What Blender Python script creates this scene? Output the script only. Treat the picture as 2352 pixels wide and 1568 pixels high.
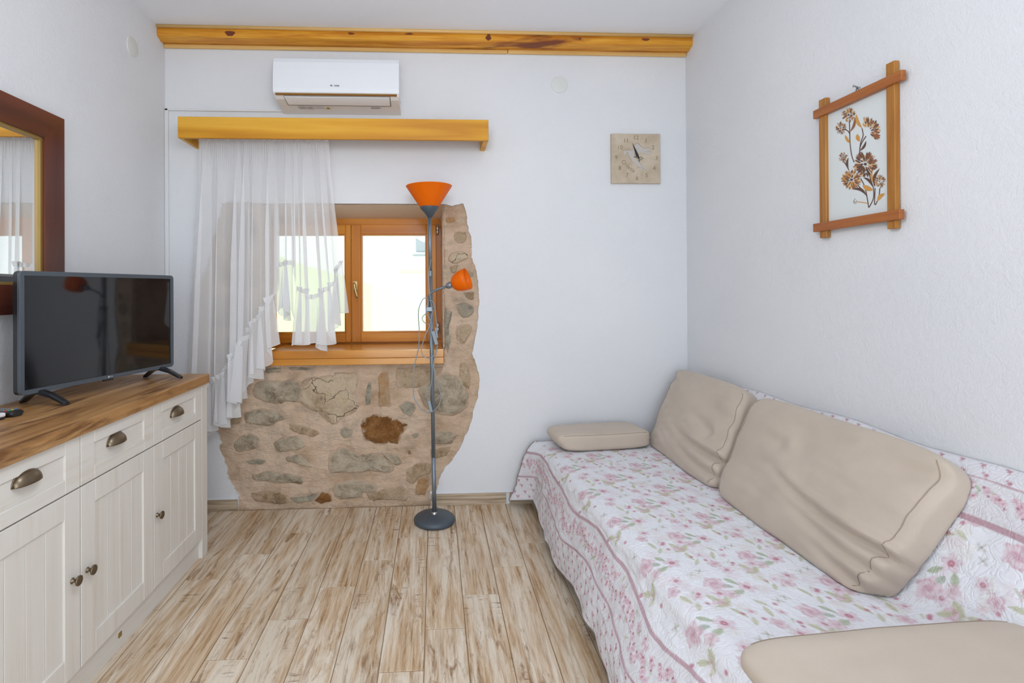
import bpy, bmesh, math, random
import numpy as np
from mathutils import Vector, Matrix, noise
from mathutils.geometry import tessellate_polygon

for o in list(bpy.data.objects):
    bpy.data.objects.remove(o)
scene = bpy.context.scene
COL = scene.collection
R = random.Random(7)

# ------------------------------------------------------------------ camera
F, IW, IH = 1180.0, 2352.0, 1568.0
YAW, PITCH, ROLL = 0.04885, 0.003908, -0.005235
CX, CY = 1055.42, 658.96
CAMZ = 1.30
YB, XL, XR, H = 3.10, -1.577, 1.558, 2.818
YREAR = -1.9
_fw = Vector((math.sin(YAW)*math.cos(PITCH), math.cos(YAW)*math.cos(PITCH), math.sin(PITCH)))
_r = Vector((math.cos(YAW), -math.sin(YAW), 0))
_u = _r.cross(_fw)
_r2 = _r*math.cos(ROLL) + _u*math.sin(ROLL)
_u2 = _u*math.cos(ROLL) - _r*math.sin(ROLL)
CAMP = Vector((0, 0, CAMZ))

def P(px, py, ax, val):
    """photo pixel -> point on the plane axis=val (ax 0 X, 1 Y, 2 Z)"""
    d = _fw + _r2*((px-CX)/F) - _u2*((py-CY)/F)
    t = (val - CAMP[ax]) / d[ax]
    return CAMP + d*t

cd = bpy.data.cameras.new('camera')
cam = bpy.data.objects.new('camera', cd)
COL.objects.link(cam)
cd.sensor_fit = 'HORIZONTAL'
cd.sensor_width = 36.0
cd.lens = F/IW*36.0
cd.shift_x = (IW/2-CX)/IW
cd.shift_y = (CY-IH/2)/IW
cd.clip_start = 0.02
m = Matrix.Identity(4)
for i, v in enumerate((_r2, _u2, -_fw)):
    for j in range(3):
        m[j][i] = v[j]
m.translation = CAMP
cam.matrix_world = m
scene.camera = cam

# ------------------------------------------------------------------ world, lamps, exposure
world = bpy.data.worlds.new('world')
scene.world = world
world.use_nodes = True
bg = world.node_tree.nodes['Background']
bg.inputs['Color'].default_value = (0.88, 0.94, 1.0, 1)
bg.inputs['Strength'].default_value = 4.2

def area(name, loc, rot, sx, sy, power, col=(1, 1, 1)):
    l = bpy.data.lights.new(name, 'AREA')
    l.shape = 'RECTANGLE'; l.size = sx; l.size_y = sy
    l.energy = power; l.color = col
    o = bpy.data.objects.new(name, l)
    o.location = loc; o.rotation_euler = rot
    COL.objects.link(o)
    return o
# unseen area light added at the rear opening to fill the room
area('rear_fill_light', (0.1, YREAR+0.05, 1.2), (math.radians(90), 0, 0), 2.3, 2.1, 32, (0.87, 0.94, 1.0))
# point light added above the frame to brighten ceiling and side walls, no fixture
pl = bpy.data.lights.new('overhead_fill_light', 'POINT')
pl.energy = 50; pl.shadow_soft_size = 0.25; pl.color = (0.92, 0.955, 1.0)
po = bpy.data.objects.new('overhead_fill_light', pl)
po.location = (-0.05, 0.85, 2.10); COL.objects.link(po)

vs = scene.view_settings
vs.view_transform = 'Standard'
vs.look = 'None'
vs.gamma = 1.0
vs.use_curve_mapping = False
vs.exposure = -0.68

# ------------------------------------------------------------------ material helpers
class NT:
    def __init__(s, name):
        s.m = bpy.data.materials.new(name); s.m.use_nodes = True
        s.t = s.m.node_tree; s.t.nodes.clear()
        s.out = s.n('ShaderNodeOutputMaterial')
    def n(s, typ, **kw):
        nd = s.t.nodes.new(typ)
        for k, v in kw.items():
            if k.startswith('_'):
                setattr(nd, k[1:], v)
        return nd
    def l(s, a, b):
        s.t.links.new(a, b)
    def ramp(s, fac, stops, interp='LINEAR'):
        r = s.n('ShaderNodeValToRGB'); cr = r.color_ramp; cr.interpolation = interp
        while len(cr.elements) < len(stops):
            cr.elements.new(0.5)
        for e, (p, c) in zip(cr.elements, stops):
            e.position = p; e.color = (*c, 1)
        s.l(fac, r.inputs[0]); return r.outputs[0]
    def coords(s, scale=(1, 1, 1), rnd=True, rot=(0, 0, 0)):
        tc = s.n('ShaderNodeTexCoord'); mp = s.n('ShaderNodeMapping')
        mp.inputs['Scale'].default_value = scale
        mp.inputs['Rotation'].default_value = rot
        if rnd:
            oi = s.n('ShaderNodeObjectInfo'); mu = s.n('ShaderNodeMath', _operation='MULTIPLY')
            mu.inputs[1].default_value = 37.0; s.l(oi.outputs['Random'], mu.inputs[0])
            ad = s.n('ShaderNodeVectorMath', _operation='ADD')
            s.l(tc.outputs['Object'], ad.inputs[0]); s.l(mu.outputs[0], ad.inputs[1])
            s.l(ad.outputs[0], mp.inputs['Vector'])
        else:
            s.l(tc.outputs['Object'], mp.inputs['Vector'])
        return mp.outputs[0]
    def noise(s, vec, scale, detail=6, rough=0.55, dist=0.0):
        nd = s.n('ShaderNodeTexNoise')
        nd.inputs['Scale'].default_value = scale; nd.inputs['Detail'].default_value = detail
        nd.inputs['Roughness'].default_value = rough; nd.inputs['Distortion'].default_value = dist
        s.l(vec, nd.inputs['Vector']); return nd.outputs[0]
    def mix(s, fac, a, b, mode='MIX'):
        x = s.n('ShaderNodeMix', _data_type='RGBA', _blend_type=mode)
        for i, v in ((0, fac), (6, a), (7, b)):
            if isinstance(v, (int, float)): x.inputs[i].default_value = v
            elif isinstance(v, tuple): x.inputs[i].default_value = (*v, 1)
            else: s.l(v, x.inputs[i])
        return x.outputs[2]
    def math(s, op, a, b=0.0, c=None):
        x = s.n('ShaderNodeMath', _operation=op)
        for i, v in enumerate((a, b) if c is None else (a, b, c)):
            if isinstance(v, (int, float)): x.inputs[i].default_value = v
            else: s.l(v, x.inputs[i])
        return x.outputs[0]
    def bump(s, h, strength=0.3, dist=0.002, normal=None):
        b = s.n('ShaderNodeBump'); b.inputs['Strength'].default_value = strength
        b.inputs['Distance'].default_value = dist; s.l(h, b.inputs['Height'])
        if normal is not None: s.l(normal, b.inputs['Normal'])
        return b.outputs[0]
    def bsdf(s, color, rough=0.5, metal=0.0, normal=None, spec=0.5, coat=0.0):
        p = s.n('ShaderNodeBsdfPrincipled')
        if isinstance(color, tuple): p.inputs['Base Color'].default_value = (*color, 1)
        else: s.l(color, p.inputs['Base Color'])
        if isinstance(rough, (int, float)): p.inputs['Roughness'].default_value = rough
        else: s.l(rough, p.inputs['Roughness'])
        p.inputs['Metallic'].default_value = metal
        p.inputs['Specular IOR Level'].default_value = spec
        p.inputs['Coat Weight'].default_value = coat
        p.inputs['Coat Roughness'].default_value = 0.12
        if normal is not None: s.l(normal, p.inputs['Normal'])
        s.l(p.outputs[0], s.out.inputs[0]); return p

def plain(name, col, rough=0.5, metal=0.0, spec=0.5, coat=0.0, nscale=0, nstr=0.1):
    k = NT(name); nm = None
    c = col
    if nscale:
        v = k.coords(); f = k.noise(v, nscale, 4)
        nm = k.bump(f, nstr, 0.001)
        c = k.mix(k.math('MULTIPLY', f, 0.25), col, tuple(x*0.8 for x in col))
    k.bsdf(c, rough, metal, nm, spec, coat); return k.m

def plaster(name, col, col2, bumpy=0.5):
    k = NT(name); v = k.coords(rnd=False)
    big = k.noise(v, 1.7, 3, 0.5)
    c = k.ramp(big, [(0.3, col), (0.75, col2)])
    fine = k.noise(v, 170, 5, 0.6)
    vs_ = k.coords((1, 1, 1), False, (0.3, 0.5, 0.8))
    tro = k.noise(vs_, 22, 4, 0.6, 1.6)
    h = k.math('ADD', k.math('MULTIPLY', fine, 0.55), k.math('MULTIPLY', tro, 0.9))
    k.bsdf(c, 0.92, 0, k.bump(h, bumpy, 0.004), 0.2); return k.m

def wood(name, stops, along=1, fine=26.0, stretch=0.06, rough=0.4, coat=0.0, ring=0.0, dark=None, spec=0.4, bumps=0.12):
    """grain runs along axis `along`"""
    k = NT(name)
    sc = [1, 1, 1]; sc[along] = stretch
    v = k.coords(tuple(sc))
    f = k.noise(v, fine, 7, 0.62, 0.35)
    if ring:
        sc2 = [1, 1, 1]; sc2[along] = stretch*1.6
        v2 = k.coords(tuple(sc2))
        w = k.noise(v2, fine*0.22, 2, 0.4, 0.2)
        rr = k.math('PINGPONG', k.math('MULTIPLY', w, ring), 1.0)
        f = k.math('ADD', k.math('MULTIPLY', f, 0.5), k.math('MULTIPLY', rr, 0.5))
    c = k.ramp(f, stops)
    if dark:
        sc3 = [1, 1, 1]; sc3[along] = 0.16
        d = k.noise(k.coords(tuple(sc3)), dark[1], 5, 0.6, 0.5)
        msk = k.ramp(d, [(dark[2], (0, 0, 0)), (dark[2]+0.09, (1, 1, 1))])
        c = k.mix(k.math('MULTIPLY', msk, dark[3]), c, dark[0])
    k.bsdf(c, rough, 0, k.bump(f, bumps, 0.0015), spec, coat); return k.m

M = {}
M['wall'] = plaster('white_plaster', (0.74, 0.755, 0.785), (0.78, 0.79, 0.81))
M['wall_side'] = plaster('white_plaster_side', (0.745, 0.76, 0.79), (0.79, 0.80, 0.82), 0.6)
M['ceil'] = plaster('ceiling_paint', (0.86, 0.885, 0.93), (0.88, 0.90, 0.94), 0.05)
M['soffit'] = plaster('beige_render', (0.78, 0.62, 0.46), (0.82, 0.68, 0.52), 0.25)

def mortar():
    k = NT('lime_mortar'); v = k.coords(rnd=False)
    a = k.noise(v, 3.5, 6, 0.62)
    c = k.ramp(a, [(0.32, (0.52, 0.355, 0.235)), (0.44, (0.70, 0.515, 0.365)), (0.56, (0.79, 0.60, 0.445)), (0.70, (0.72, 0.565, 0.43))])
    b = k.noise(v, 9, 8, 0.7, 0.4)
    c = k.mix(k.ramp(b, [(0.50, (0, 0, 0)), (0.64, (0.6, 0.6, 0.6))]), c, (0.50, 0.40, 0.30))
    f = k.noise(v, 75, 8, 0.72)
    s2 = k.noise(k.coords((1, 1, 2.4), False, (0, 0.5, 0)), 16, 6, 0.65, 0.7)
    h = k.math('ADD', k.math('MULTIPLY', f, 0.5), s2)
    k.bsdf(c, 0.95, 0, k.bump(h, 1.0, 0.016), 0.15); return k.m
M['mortar'] = mortar()

def stone(name, stops, crack=0.0, sc=9.0, spots=(0.78, 0.74, 0.66)):
    k = NT(name); v = k.coords()
    a = k.noise(v, sc, 9, 0.72, 0.3)
    c = k.ramp(a, stops)
    sp = k.noise(v, 38, 7, 0.75)
    c = k.mix(k.ramp(sp, [(0.56, (0, 0, 0)), (0.68, (0.65, 0.65, 0.65))]), c, spots)
    dk = k.noise(v, 24, 8, 0.75, 0.5)
    c = k.mix(k.ramp(dk, [(0.57, (0, 0, 0)), (0.72, (0.6, 0.6, 0.6))]), c, (0.22, 0.165, 0.11))
    h = k.math('ADD', a, k.math('MULTIPLY', sp, 0.7))
    if crack:
        vo = k.n('ShaderNodeTexVoronoi', _feature='DISTANCE_TO_EDGE'); vo.inputs['Scale'].default_value = crack
        ds = k.n('ShaderNodeVectorMath', _operation='ADD')
        nz = k.n('ShaderNodeTexNoise'); nz.inputs['Scale'].default_value = 14; nz.inputs['Detail'].default_value = 5
        k.l(v, nz.inputs['Vector'])
        sca = k.n('ShaderNodeVectorMath', _operation='SCALE'); sca.inputs['Scale'].default_value = 0.10
        k.l(nz.outputs['Color'], sca.inputs[0]); k.l(v, ds.inputs[0]); k.l(sca.outputs[0], ds.inputs[1])
        k.l(ds.outputs[0], vo.inputs['Vector'])
        cm = k.ramp(vo.outputs['Distance'], [(0.0, (1, 1, 1)), (0.014, (0, 0, 0))])
        fade = k.ramp(k.noise(v, 6, 3), [(0.45, (0, 0, 0)), (0.6, (1, 1, 1))])
        cmf = k.math('MULTIPLY', cm, fade)
        c = k.mix(k.math('MULTIPLY', cmf, 0.85), c, (0.13, 0.07, 0.035))
        h = k.math('SUBTRACT', h, k.math('MULTIPLY', cmf, 1.6))
    at = k.n('ShaderNodeAttribute'); at.attribute_name = 'edge'
    en = k.noise(v, 30, 7, 0.72, 0.4)
    ef = k.math('ADD', at.outputs['Fac'], k.math('MULTIPLY', k.math('SUBTRACT', en, 0.5), 1.7))
    em = k.ramp(ef, [(0.50, (0, 0, 0)), (0.72, (0.95, 0.95, 0.95))])
    mc = k.ramp(k.noise(v, 5, 6, 0.62), [(0.35, (0.57, 0.405, 0.275)), (0.5, (0.72, 0.535, 0.385)), (0.65, (0.78, 0.595, 0.445))])
    c = k.mix(em, c, mc)
    k.bsdf(c, 0.93, 0, k.bump(h, 1.0, 0.022), 0.2); return k.m
M['st_grey'] = stone('rough_grey_limestone', [(0.34, (0.264, 0.205, 0.140)), (0.45, (0.480, 0.392, 0.280)), (0.54, (0.636, 0.538, 0.398)), (0.66, (0.744, 0.620, 0.459))])
M['st_cream'] = stone('cracked_cream_limestone', [(0.34, (0.456, 0.333, 0.213)), (0.45, (0.696, 0.532, 0.358)), (0.56, (0.792, 0.649, 0.465)), (0.68, (0.720, 0.480, 0.258))], 7.5, 7, (0.850, 0.796, 0.627))
M['st_rust'] = stone('rust_brown_stone', [(0.34, (0.17, 0.07, 0.02)), (0.5, (0.31, 0.135, 0.04)), (0.66, (0.44, 0.23, 0.085))], 0, 14, (0.55, 0.36, 0.2))
M['st_tan'] = stone('tan_stone', [(0.34, (0.324, 0.216, 0.123)), (0.45, (0.540, 0.386, 0.241)), (0.56, (0.660, 0.509, 0.347)), (0.68, (0.480, 0.304, 0.162))])
M['st_orange'] = stone('orange_veined_stone', [(0.25, (0.432, 0.199, 0.073)), (0.45, (0.600, 0.351, 0.168)), (0.65, (0.600, 0.468, 0.325)), (0.85, (0.624, 0.304, 0.112))])
M['st_blue'] = stone('blue_grey_stone', [(0.34, (0.300, 0.263, 0.202)), (0.5, (0.504, 0.450, 0.347)), (0.66, (0.624, 0.521, 0.375))], 0, 12, (0.672, 0.632, 0.526))

def plank_mat():
    k = NT('whitewashed_plank_tile')
    vA = k.coords((1, 0.055, 1)); vB = k.coords((1, 0.16, 1)); vC = k.coords((1, 0.10, 1))
    g = k.noise(vA, 70, 8, 0.68, 0.25)
    c = k.ramp(g, [(0.33, (0.33, 0.18, 0.075)), (0.44, (0.54, 0.37, 0.22)), (0.54, (0.67, 0.505, 0.345)), (0.66, (0.76, 0.625, 0.47))])
    # whitewash
    w = k.noise(vC, 15, 9, 0.74, 0.5)
    wm = k.ramp(w, [(0.44, (0, 0, 0)), (0.58, (0.9, 0.9, 0.9))])
    c = k.mix(wm, c, (0.83, 0.75, 0.63))
    # cathedral rings
    rw = k.noise(k.coords((1, 0.085, 1)), 9, 2, 0.4, 0.15)
    rr = k.math('PINGPONG', k.math('MULTIPLY', rw, 16.0), 1.0)
    rm = k.ramp(rr, [(0.0, (0.75, 0.75, 0.75)), (0.22, (0, 0, 0))])
    fr = k.ramp(k.noise(vB, 5, 3), [(0.46, (0, 0, 0)), (0.60, (1, 1, 1))])
    c = k.mix(k.math('MULTIPLY', rm, k.math('MULTIPLY', fr, 0.75)), c, (0.42, 0.255, 0.13))
    # brown worn streaks
    b = k.noise(vB, 30, 8, 0.70, 0.6)
    bm = k.ramp(b, [(0.54, (0, 0, 0)), (0.66, (0.9, 0.9, 0.9))])
    lo = k.ramp(k.noise(k.coords((1, 0.4, 1)), 5.5, 3), [(0.42, (0, 0, 0)), (0.56, (1, 1, 1))])
    c = k.mix(k.math('MULTIPLY', bm, lo), c, (0.27, 0.135, 0.05))
    # cross saw marks
    sw = k.noise(k.coords((0.18, 1, 1)), 75, 5, 0.65, 0.3)
    sm = k.ramp(sw, [(0.55, (0, 0, 0)), (0.63, (0.8, 0.8, 0.8))])
    lo2 = k.ramp(k.noise(k.coords((1, 0.35, 1)), 8.0, 2), [(0.60, (0, 0, 0)), (0.68, (1, 1, 1))])
    c = k.mix(k.math('MULTIPLY', sm, lo2), c, (0.20, 0.11, 0.055))
    oi = k.n('ShaderNodeObjectInfo')
    tone = k.ramp(oi.outputs['Random'], [(0, (0.88, 0.86, 0.83)), (1, (1.0, 1.0, 1.0))])
    c = k.mix(1.0, c, tone, 'MULTIPLY')
    k.bsdf(c, 0.42, 0, k.bump(g, 0.1, 0.001), 0.35); return k.m
M['plank'] = plank_mat()
M['grout'] = plain('grout', (0.36, 0.25, 0.15), 0.9, nscale=60)
M['skirt'] = wood('skirting_tile', [(0.3, (0.22, 0.16, 0.10)), (0.5, (0.47, 0.37, 0.26)), (0.7, (0.66, 0.57, 0.44))], 0, 60, 0.05, 0.5)
M['pine'] = wood('varnished_pine_beam', [(0.33, (0.45, 0.14, 0.008)), (0.5, (0.68, 0.28, 0.018)), (0.68, (0.80, 0.41, 0.045))], 0, 36, 0.06, 0.3, 0.12, 0, ((0.16, 0.028, 0.010), 8.0, 0.565, 0.92))
M['strip'] = wood('light_pine_strip', [(0.3, (0.66, 0.38, 0.11)), (0.6, (0.77, 0.49, 0.18)), (0.8, (0.80, 0.56, 0.24))], 0, 36, 0.05, 0.35, 0.2)
M['valance'] = wood('yellow_pine', [(0.25, (0.54, 0.225, 0.008)), (0.5, (0.68, 0.325, 0.018)), (0.75, (0.76, 0.41, 0.04))], 0, 30, 0.05, 0.45, 0.0, 7.0)
M['win_h'] = wood('orange_larch_h', [(0.25, (0.52, 0.165, 0.004)), (0.5, (0.66, 0.235, 0.008)), (0.75, (0.76, 0.32, 0.018))], 0, 30, 0.05, 0.4, 0.1, 4.0)
M['win_v'] = wood('orange_larch_v', [(0.25, (0.50, 0.155, 0.004)), (0.5, (0.63, 0.22, 0.008)), (0.75, (0.73, 0.30, 0.016))], 2, 30, 0.05, 0.4, 0.1, 4.0)
M['sill'] = wood('varnished_sill', [(0.25, (0.55, 0.20, 0.015)), (0.5, (0.66, 0.285, 0.03)), (0.75, (0.74, 0.38, 0.075))], 0, 26, 0.05, 0.22, 0.5, 4.0, ((0.22, 0.08, 0.02), 9.0, 0.66, 0.7))
M['mahog_v'] = wood('red_mahogany_v', [(0.25, (0.071, 0.014, 0.007)), (0.5, (0.124, 0.026, 0.011)), (0.75, (0.167, 0.040, 0.016))], 2, 22, 0.06, 0.32, 0.2, 4.0)
M['mahog_h'] = wood('red_mahogany_h', [(0.25, (0.071, 0.014, 0.007)), (0.5, (0.130, 0.028, 0.011)), (0.75, (0.174, 0.043, 0.016))], 1, 22, 0.06, 0.32, 0.2, 4.0)
M['teak_v'] = wood('teak_bar_v', [(0.25, (0.288, 0.104, 0.014)), (0.5, (0.400, 0.164, 0.024)), (0.75, (0.464, 0.212, 0.040))], 2, 60, 0.05, 0.4, 0.1)
M['teak_h'] = wood('teak_bar_h', [(0.25, (0.271, 0.074, 0.015)), (0.5, (0.369, 0.115, 0.025)), (0.75, (0.426, 0.156, 0.033))], 1, 60, 0.05, 0.4, 0.1)
M['oak'] = wood('oak_worktop', [(0.30, (0.19, 0.082, 0.024)), (0.42, (0.34, 0.165, 0.055)), (0.54, (0.44, 0.235, 0.088)), (0.70, (0.53, 0.315, 0.135))], 1, 30, 0.05, 0.38, 0.0, 0, ((0.13, 0.05, 0.015), 13.0, 0.55, 0.8))
M['cab_v'] = wood('whitened_pine_v', [(0.22, (0.665, 0.61, 0.525)), (0.42, (0.74, 0.71, 0.655)), (0.7, (0.775, 0.755, 0.715))], 2, 34, 0.05, 0.5, 0.0, 0, ((0.62, 0.545, 0.44), 15.0, 0.66, 0.45))
M['cab_h'] = wood('whitened_pine_h', [(0.22, (0.665, 0.61, 0.525)), (0.42, (0.74, 0.71, 0.655)), (0.7, (0.775, 0.755, 0.715))], 1, 34, 0.05, 0.5, 0.0, 0, ((0.62, 0.545, 0.44), 15.0, 0.66, 0.45))
M['cab_in'] = plain('cabinet_carcass', (0.70, 0.69, 0.66), 0.6)
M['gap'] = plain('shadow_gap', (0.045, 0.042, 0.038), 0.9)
M['bronze'] = plain('antique_bronze', (0.20, 0.155, 0.105), 0.34, 0.9, nscale=60, nstr=0.05)
M['ac'] = plain('gloss_white_plastic', (0.82, 0.84, 0.875), 0.18, spec=0.5, coat=0.3)
M['ac_low'] = plain('satin_white_plastic', (0.86, 0.87, 0.90), 0.4)
M['ac_dark'] = plain('vent_dark', (0.055, 0.06, 0.075), 0.6)
M['gold'] = plain('gold_trim', (0.50, 0.32, 0.13), 0.25, 0.75)
M['ink'] = plain('grey_ink', (0.10, 0.11, 0.13), 0.5)
M['ink_pale'] = plain('pale_grey_ink', (0.35, 0.36, 0.38), 0.6)
M['yellow'] = plain('warning_yellow', (0.75, 0.55, 0.03), 0.5)
M['sticker'] = plain('sticker_grey', (0.66, 0.65, 0.65), 0.5)
M['pvc'] = plain('white_pvc', (0.75, 0.76, 0.765), 0.45)
M['cover'] = plain('cream_cover', (0.72, 0.735, 0.715), 0.45)
M['slate'] = plain('slate_grey_metal', (0.075, 0.095, 0.12), 0.42, 0.15, nscale=300, nstr=0.12)
M['pole'] = plain('grey_painted_pole', (0.20, 0.235, 0.27), 0.32, 0.55)
M['cable'] = plain('grey_cable', (0.27, 0.32, 0.36), 0.5)
M['steel'] = plain('steel', (0.55, 0.56, 0.56), 0.28, 1.0)
M['bulb'] = plain('bulb_glass', (0.93, 0.92, 0.90), 0.3)
M['brass'] = plain('brass_handle', (0.62, 0.46, 0.22), 0.28, 0.9)
M['tv'] = plain('tv_bezel', (0.075, 0.092, 0.11), 0.38, 0.0, spec=0.5)
M['tv_side'] = plain('tv_side_gloss', (0.016, 0.018, 0.022), 0.2)
M['screen'] = plain('tv_screen', (0.006, 0.006, 0.007), 0.05, 0.0, spec=0.75)
M['logo'] = plain('silver_logo', (0.6, 0.62, 0.64), 0.4)
M['black'] = plain('black_plastic', (0.018, 0.018, 0.02), 0.4)
M['white_pl'] = plain('white_plastic', (0.78, 0.79, 0.80), 0.3)
M['c_red'] = plain('button_red', (0.65, 0.03, 0.05), 0.4)
M['c_green'] = plain('button_green', (0.03, 0.42, 0.16), 0.4)
M['c_yellow'] = plain('button_yellow', (0.75, 0.50, 0.03), 0.4)
M['c_blue'] = plain('button_blue', (0.05, 0.22, 0.62), 0.4)
M['c_grey'] = plain('button_grey', (0.25, 0.26, 0.27), 0.5)
M['paper'] = plain('white_paper', (0.80, 0.81, 0.83), 0.7)
M['mirror'] = plain('mirror_silver', (0.90, 0.92, 0.92), 0.012, 1.0)
M['gilt'] = plain('gilt_slip', (0.36, 0.235, 0.07), 0.45, 0.45, nscale=80)
M['art'] = plain('picture_paper', (0.71, 0.755, 0.76), 0.55)
M['a_dark'] = plain('print_dark_brown', (0.115, 0.062, 0.045), 0.7)
M['a_rust'] = plain('print_rust', (0.30, 0.115, 0.055), 0.7)
M['a_orange'] = plain('print_orange', (0.62, 0.31, 0.075), 0.7)
M['a_tan'] = plain('print_tan', (0.66, 0.43, 0.22), 0.7)
M['engrave'] = plain('engraved_brown', (0.28, 0.205, 0.125), 0.9)
M['map'] = plain('map_inlay', (0.55, 0.51, 0.475), 0.85, nscale=40)
M['lace'] = plain('ribbon_mauve', (0.47, 0.29, 0.32), 0.85, nscale=120)
M['frame_dark'] = plain('sofa_base_fabric', (0.13, 0.11, 0.10), 0.9, nscale=200)
M['bind'] = plain('quilt_underside', (0.25, 0.21, 0.19), 0.9, nscale=200)
M['green_w'] = plain('pale_lime_render', (0.62, 0.72, 0.40), 0.9)
M['ext_white'] = plain('white_render_outside', (0.85, 0.86, 0.85), 0.9)
M['ext_glass'] = plain('outside_window', (0.25, 0.30, 0.32), 0.2)

def travertine():
    k = NT('travertine'); v = k.coords(rnd=False)
    a = k.noise(v, 7, 7, 0.65, 0.5)
    c = k.ramp(a, [(0.36, (0.46, 0.37, 0.275)), (0.52, (0.545, 0.455, 0.345)), (0.66, (0.60, 0.52, 0.415))])
    s = k.noise(v, 55, 5, 0.6)
    c = k.mix(k.ramp(s, [(0.64, (0, 0, 0)), (0.72, (0.6, 0.6, 0.6))]), c, (0.62, 0.55, 0.46))
    k.bsdf(c, 0.8, 0, k.bump(s, 0.2, 0.001), 0.25); return k.m
M['trav'] = travertine()

def beige():
    k = NT('beige_woven_fabric'); v = k.coords()
    b = k.noise(v, 4, 4, 0.6)
    c = k.ramp(b, [(0.3, (0.50, 0.415, 0.335)), (0.7, (0.56, 0.475, 0.39))])
    w = k.noise(v, 420, 3, 0.6)
    c = k.mix(k.math('MULTIPLY', w, 0.5), c, (0.62, 0.54, 0.46))
    p = k.bsdf(c, 0.95, 0, k.bump(w, 0.25, 0.001), 0.1)
    p.inputs['Sheen Weight'].default_value = 0.25
    p.inputs['Sheen Roughness'].default_value = 0.5
    return k.m
M['beige'] = beige()
M['beige_seam'] = plain('beige_seam', (0.36, 0.285, 0.22), 0.95)

def quilt_mat():
    k = NT('printed_quilt')
    at = k.n('ShaderNodeAttribute'); at.attribute_name = 'print'
    v = k.coords(rnd=False)
    a = k.noise(v, 21, 2, 0.4, 0.9)
    r = k.math('PINGPONG', k.math('MULTIPLY', a, 7.0), 0.5)
    st = k.ramp(r, [(0.0, (0, 0, 0)), (0.16, (0.65, 0.65, 0.65)), (0.5, (1, 1, 1))])
    f = k.noise(v, 60, 4, 0.6)
    h = k.math('ADD', st, k.math('MULTIPLY', f, 0.5))
    p = k.bsdf(at.outputs['Color'], 0.9, 0, k.bump(h, 0.33, 0.005), 0.15)
    return k.m
M['quilt'] = quilt_mat()

def sheer(name, cover):
    k = NT(name); v = k.coords(rnd=False)
    w = k.noise(k.coords((1, 1, 0.3), False), 500, 2)
    tr = k.n('ShaderNodeBsdfTransparent'); tr.inputs[0].default_value = (1, 1, 1, 1)
    tl = k.n('ShaderNodeBsdfTranslucent'); tl.inputs[0].default_value = (0.95, 0.95, 0.96, 1)
    df = k.n('ShaderNodeBsdfDiffuse'); df.inputs[0].default_value = (0.95, 0.955, 0.975, 1)
    m1 = k.n('ShaderNodeMixShader'); m1.inputs[0].default_value = 0.42
    k.l(df.outputs[0], m1.inputs[1]); k.l(tl.outputs[0], m1.inputs[2])
    m2 = k.n('ShaderNodeMixShader')
    k.l(k.math('ADD', k.math('MULTIPLY', w, 0.12), cover), m2.inputs[0])
    k.l(tr.outputs[0], m2.inputs[1]); k.l(m1.outputs[0], m2.inputs[2])
    k.l(m2.outputs[0], k.out.inputs[0]); return k.m
M['sheer'] = sheer('sheer_voile', 0.56)
M['ruffle'] = sheer('sheer_ruffle', 0.66)
M['frill'] = sheer('gathered_voile', 0.80)

def shade_mat():
    k = NT('orange_lampshade')
    tl = k.n('ShaderNodeBsdfTranslucent'); tl.inputs[0].default_value = (1.0, 0.42, 0.0, 1)
    p = k.bsdf((1.0, 0.235, 0.0), 0.35, 0, None, 0.4)
    m2 = k.n('ShaderNodeMixShader'); m2.inputs[0].default_value = 0.5
    k.l(p.outputs[0], m2.inputs[1]); k.l(tl.outputs[0], m2.inputs[2])
    k.l(m2.outputs[0], k.out.inputs[0]); return k.m
M['shade'] = shade_mat()

def pane_mat():
    k = NT('window_glass')
    tr = k.n('ShaderNodeBsdfTransparent'); tr.inputs[0].default_value = (0.97, 0.985, 0.975, 1)
    gl = k.n('ShaderNodeBsdfGlossy'); gl.inputs['Roughness'].default_value = 0.02
    fr = k.n('ShaderNodeFresnel'); fr.inputs[0].default_value = 1.45
    m2 = k.n('ShaderNodeMixShader')
    k.l(fr.outputs[0], m2.inputs[0]); k.l(tr.outputs[0], m2.inputs[1]); k.l(gl.outputs[0], m2.inputs[2])
    k.l(m2.outputs[0], k.out.inputs[0]); return k.m
M['pane'] = pane_mat()

# ------------------------------------------------------------------ mesh helpers
def link(o, parent=None):
    COL.objects.link(o)
    if parent is not None:
        o.parent = parent
        o.matrix_parent_inverse = parent.matrix_basis.inverted()
    return o

def obj(name, verts, faces, mat, parent=None, smooth=False):
    me = bpy.data.meshes.new(name)
    me.from_pydata([tuple(v) for v in verts], [], faces)
    me.update()
    if mat is not None:
        me.materials.append(M[mat] if isinstance(mat, str) else mat)
    if smooth:
        me.shade_smooth()
    return link(bpy.data.objects.new(name, me), parent)

def bm_obj(name, bm, mat, parent=None, smooth=False, recalc=True):
    if recalc:
        bmesh.ops.recalc_face_normals(bm, faces=bm.faces)
    me = bpy.data.meshes.new(name); bm.to_mesh(me); bm.free()
    me.materials.append(M[mat] if isinstance(mat, str) else mat)
    if smooth:
        me.shade_smooth()
    return link(bpy.data.objects.new(name, me), parent)

def bm_box(bm, x0, x1, y0, y1, z0, z1, bev=0.0, seg=1):
    r = bmesh.ops.create_cube(bm, size=1.0)
    vs_ = r['verts']
    for v in vs_:
        v.co = Vector(((x0+x1)/2 + v.co.x*abs(x1-x0), (y0+y1)/2 + v.co.y*abs(y1-y0), (z0+z1)/2 + v.co.z*abs(z1-z0)))
    if bev:
        es = list({e for v in vs_ for e in v.link_edges})
        bmesh.ops.bevel(bm, geom=es, offset=bev, segments=seg, affect='EDGES', profile=0.6)

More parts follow.
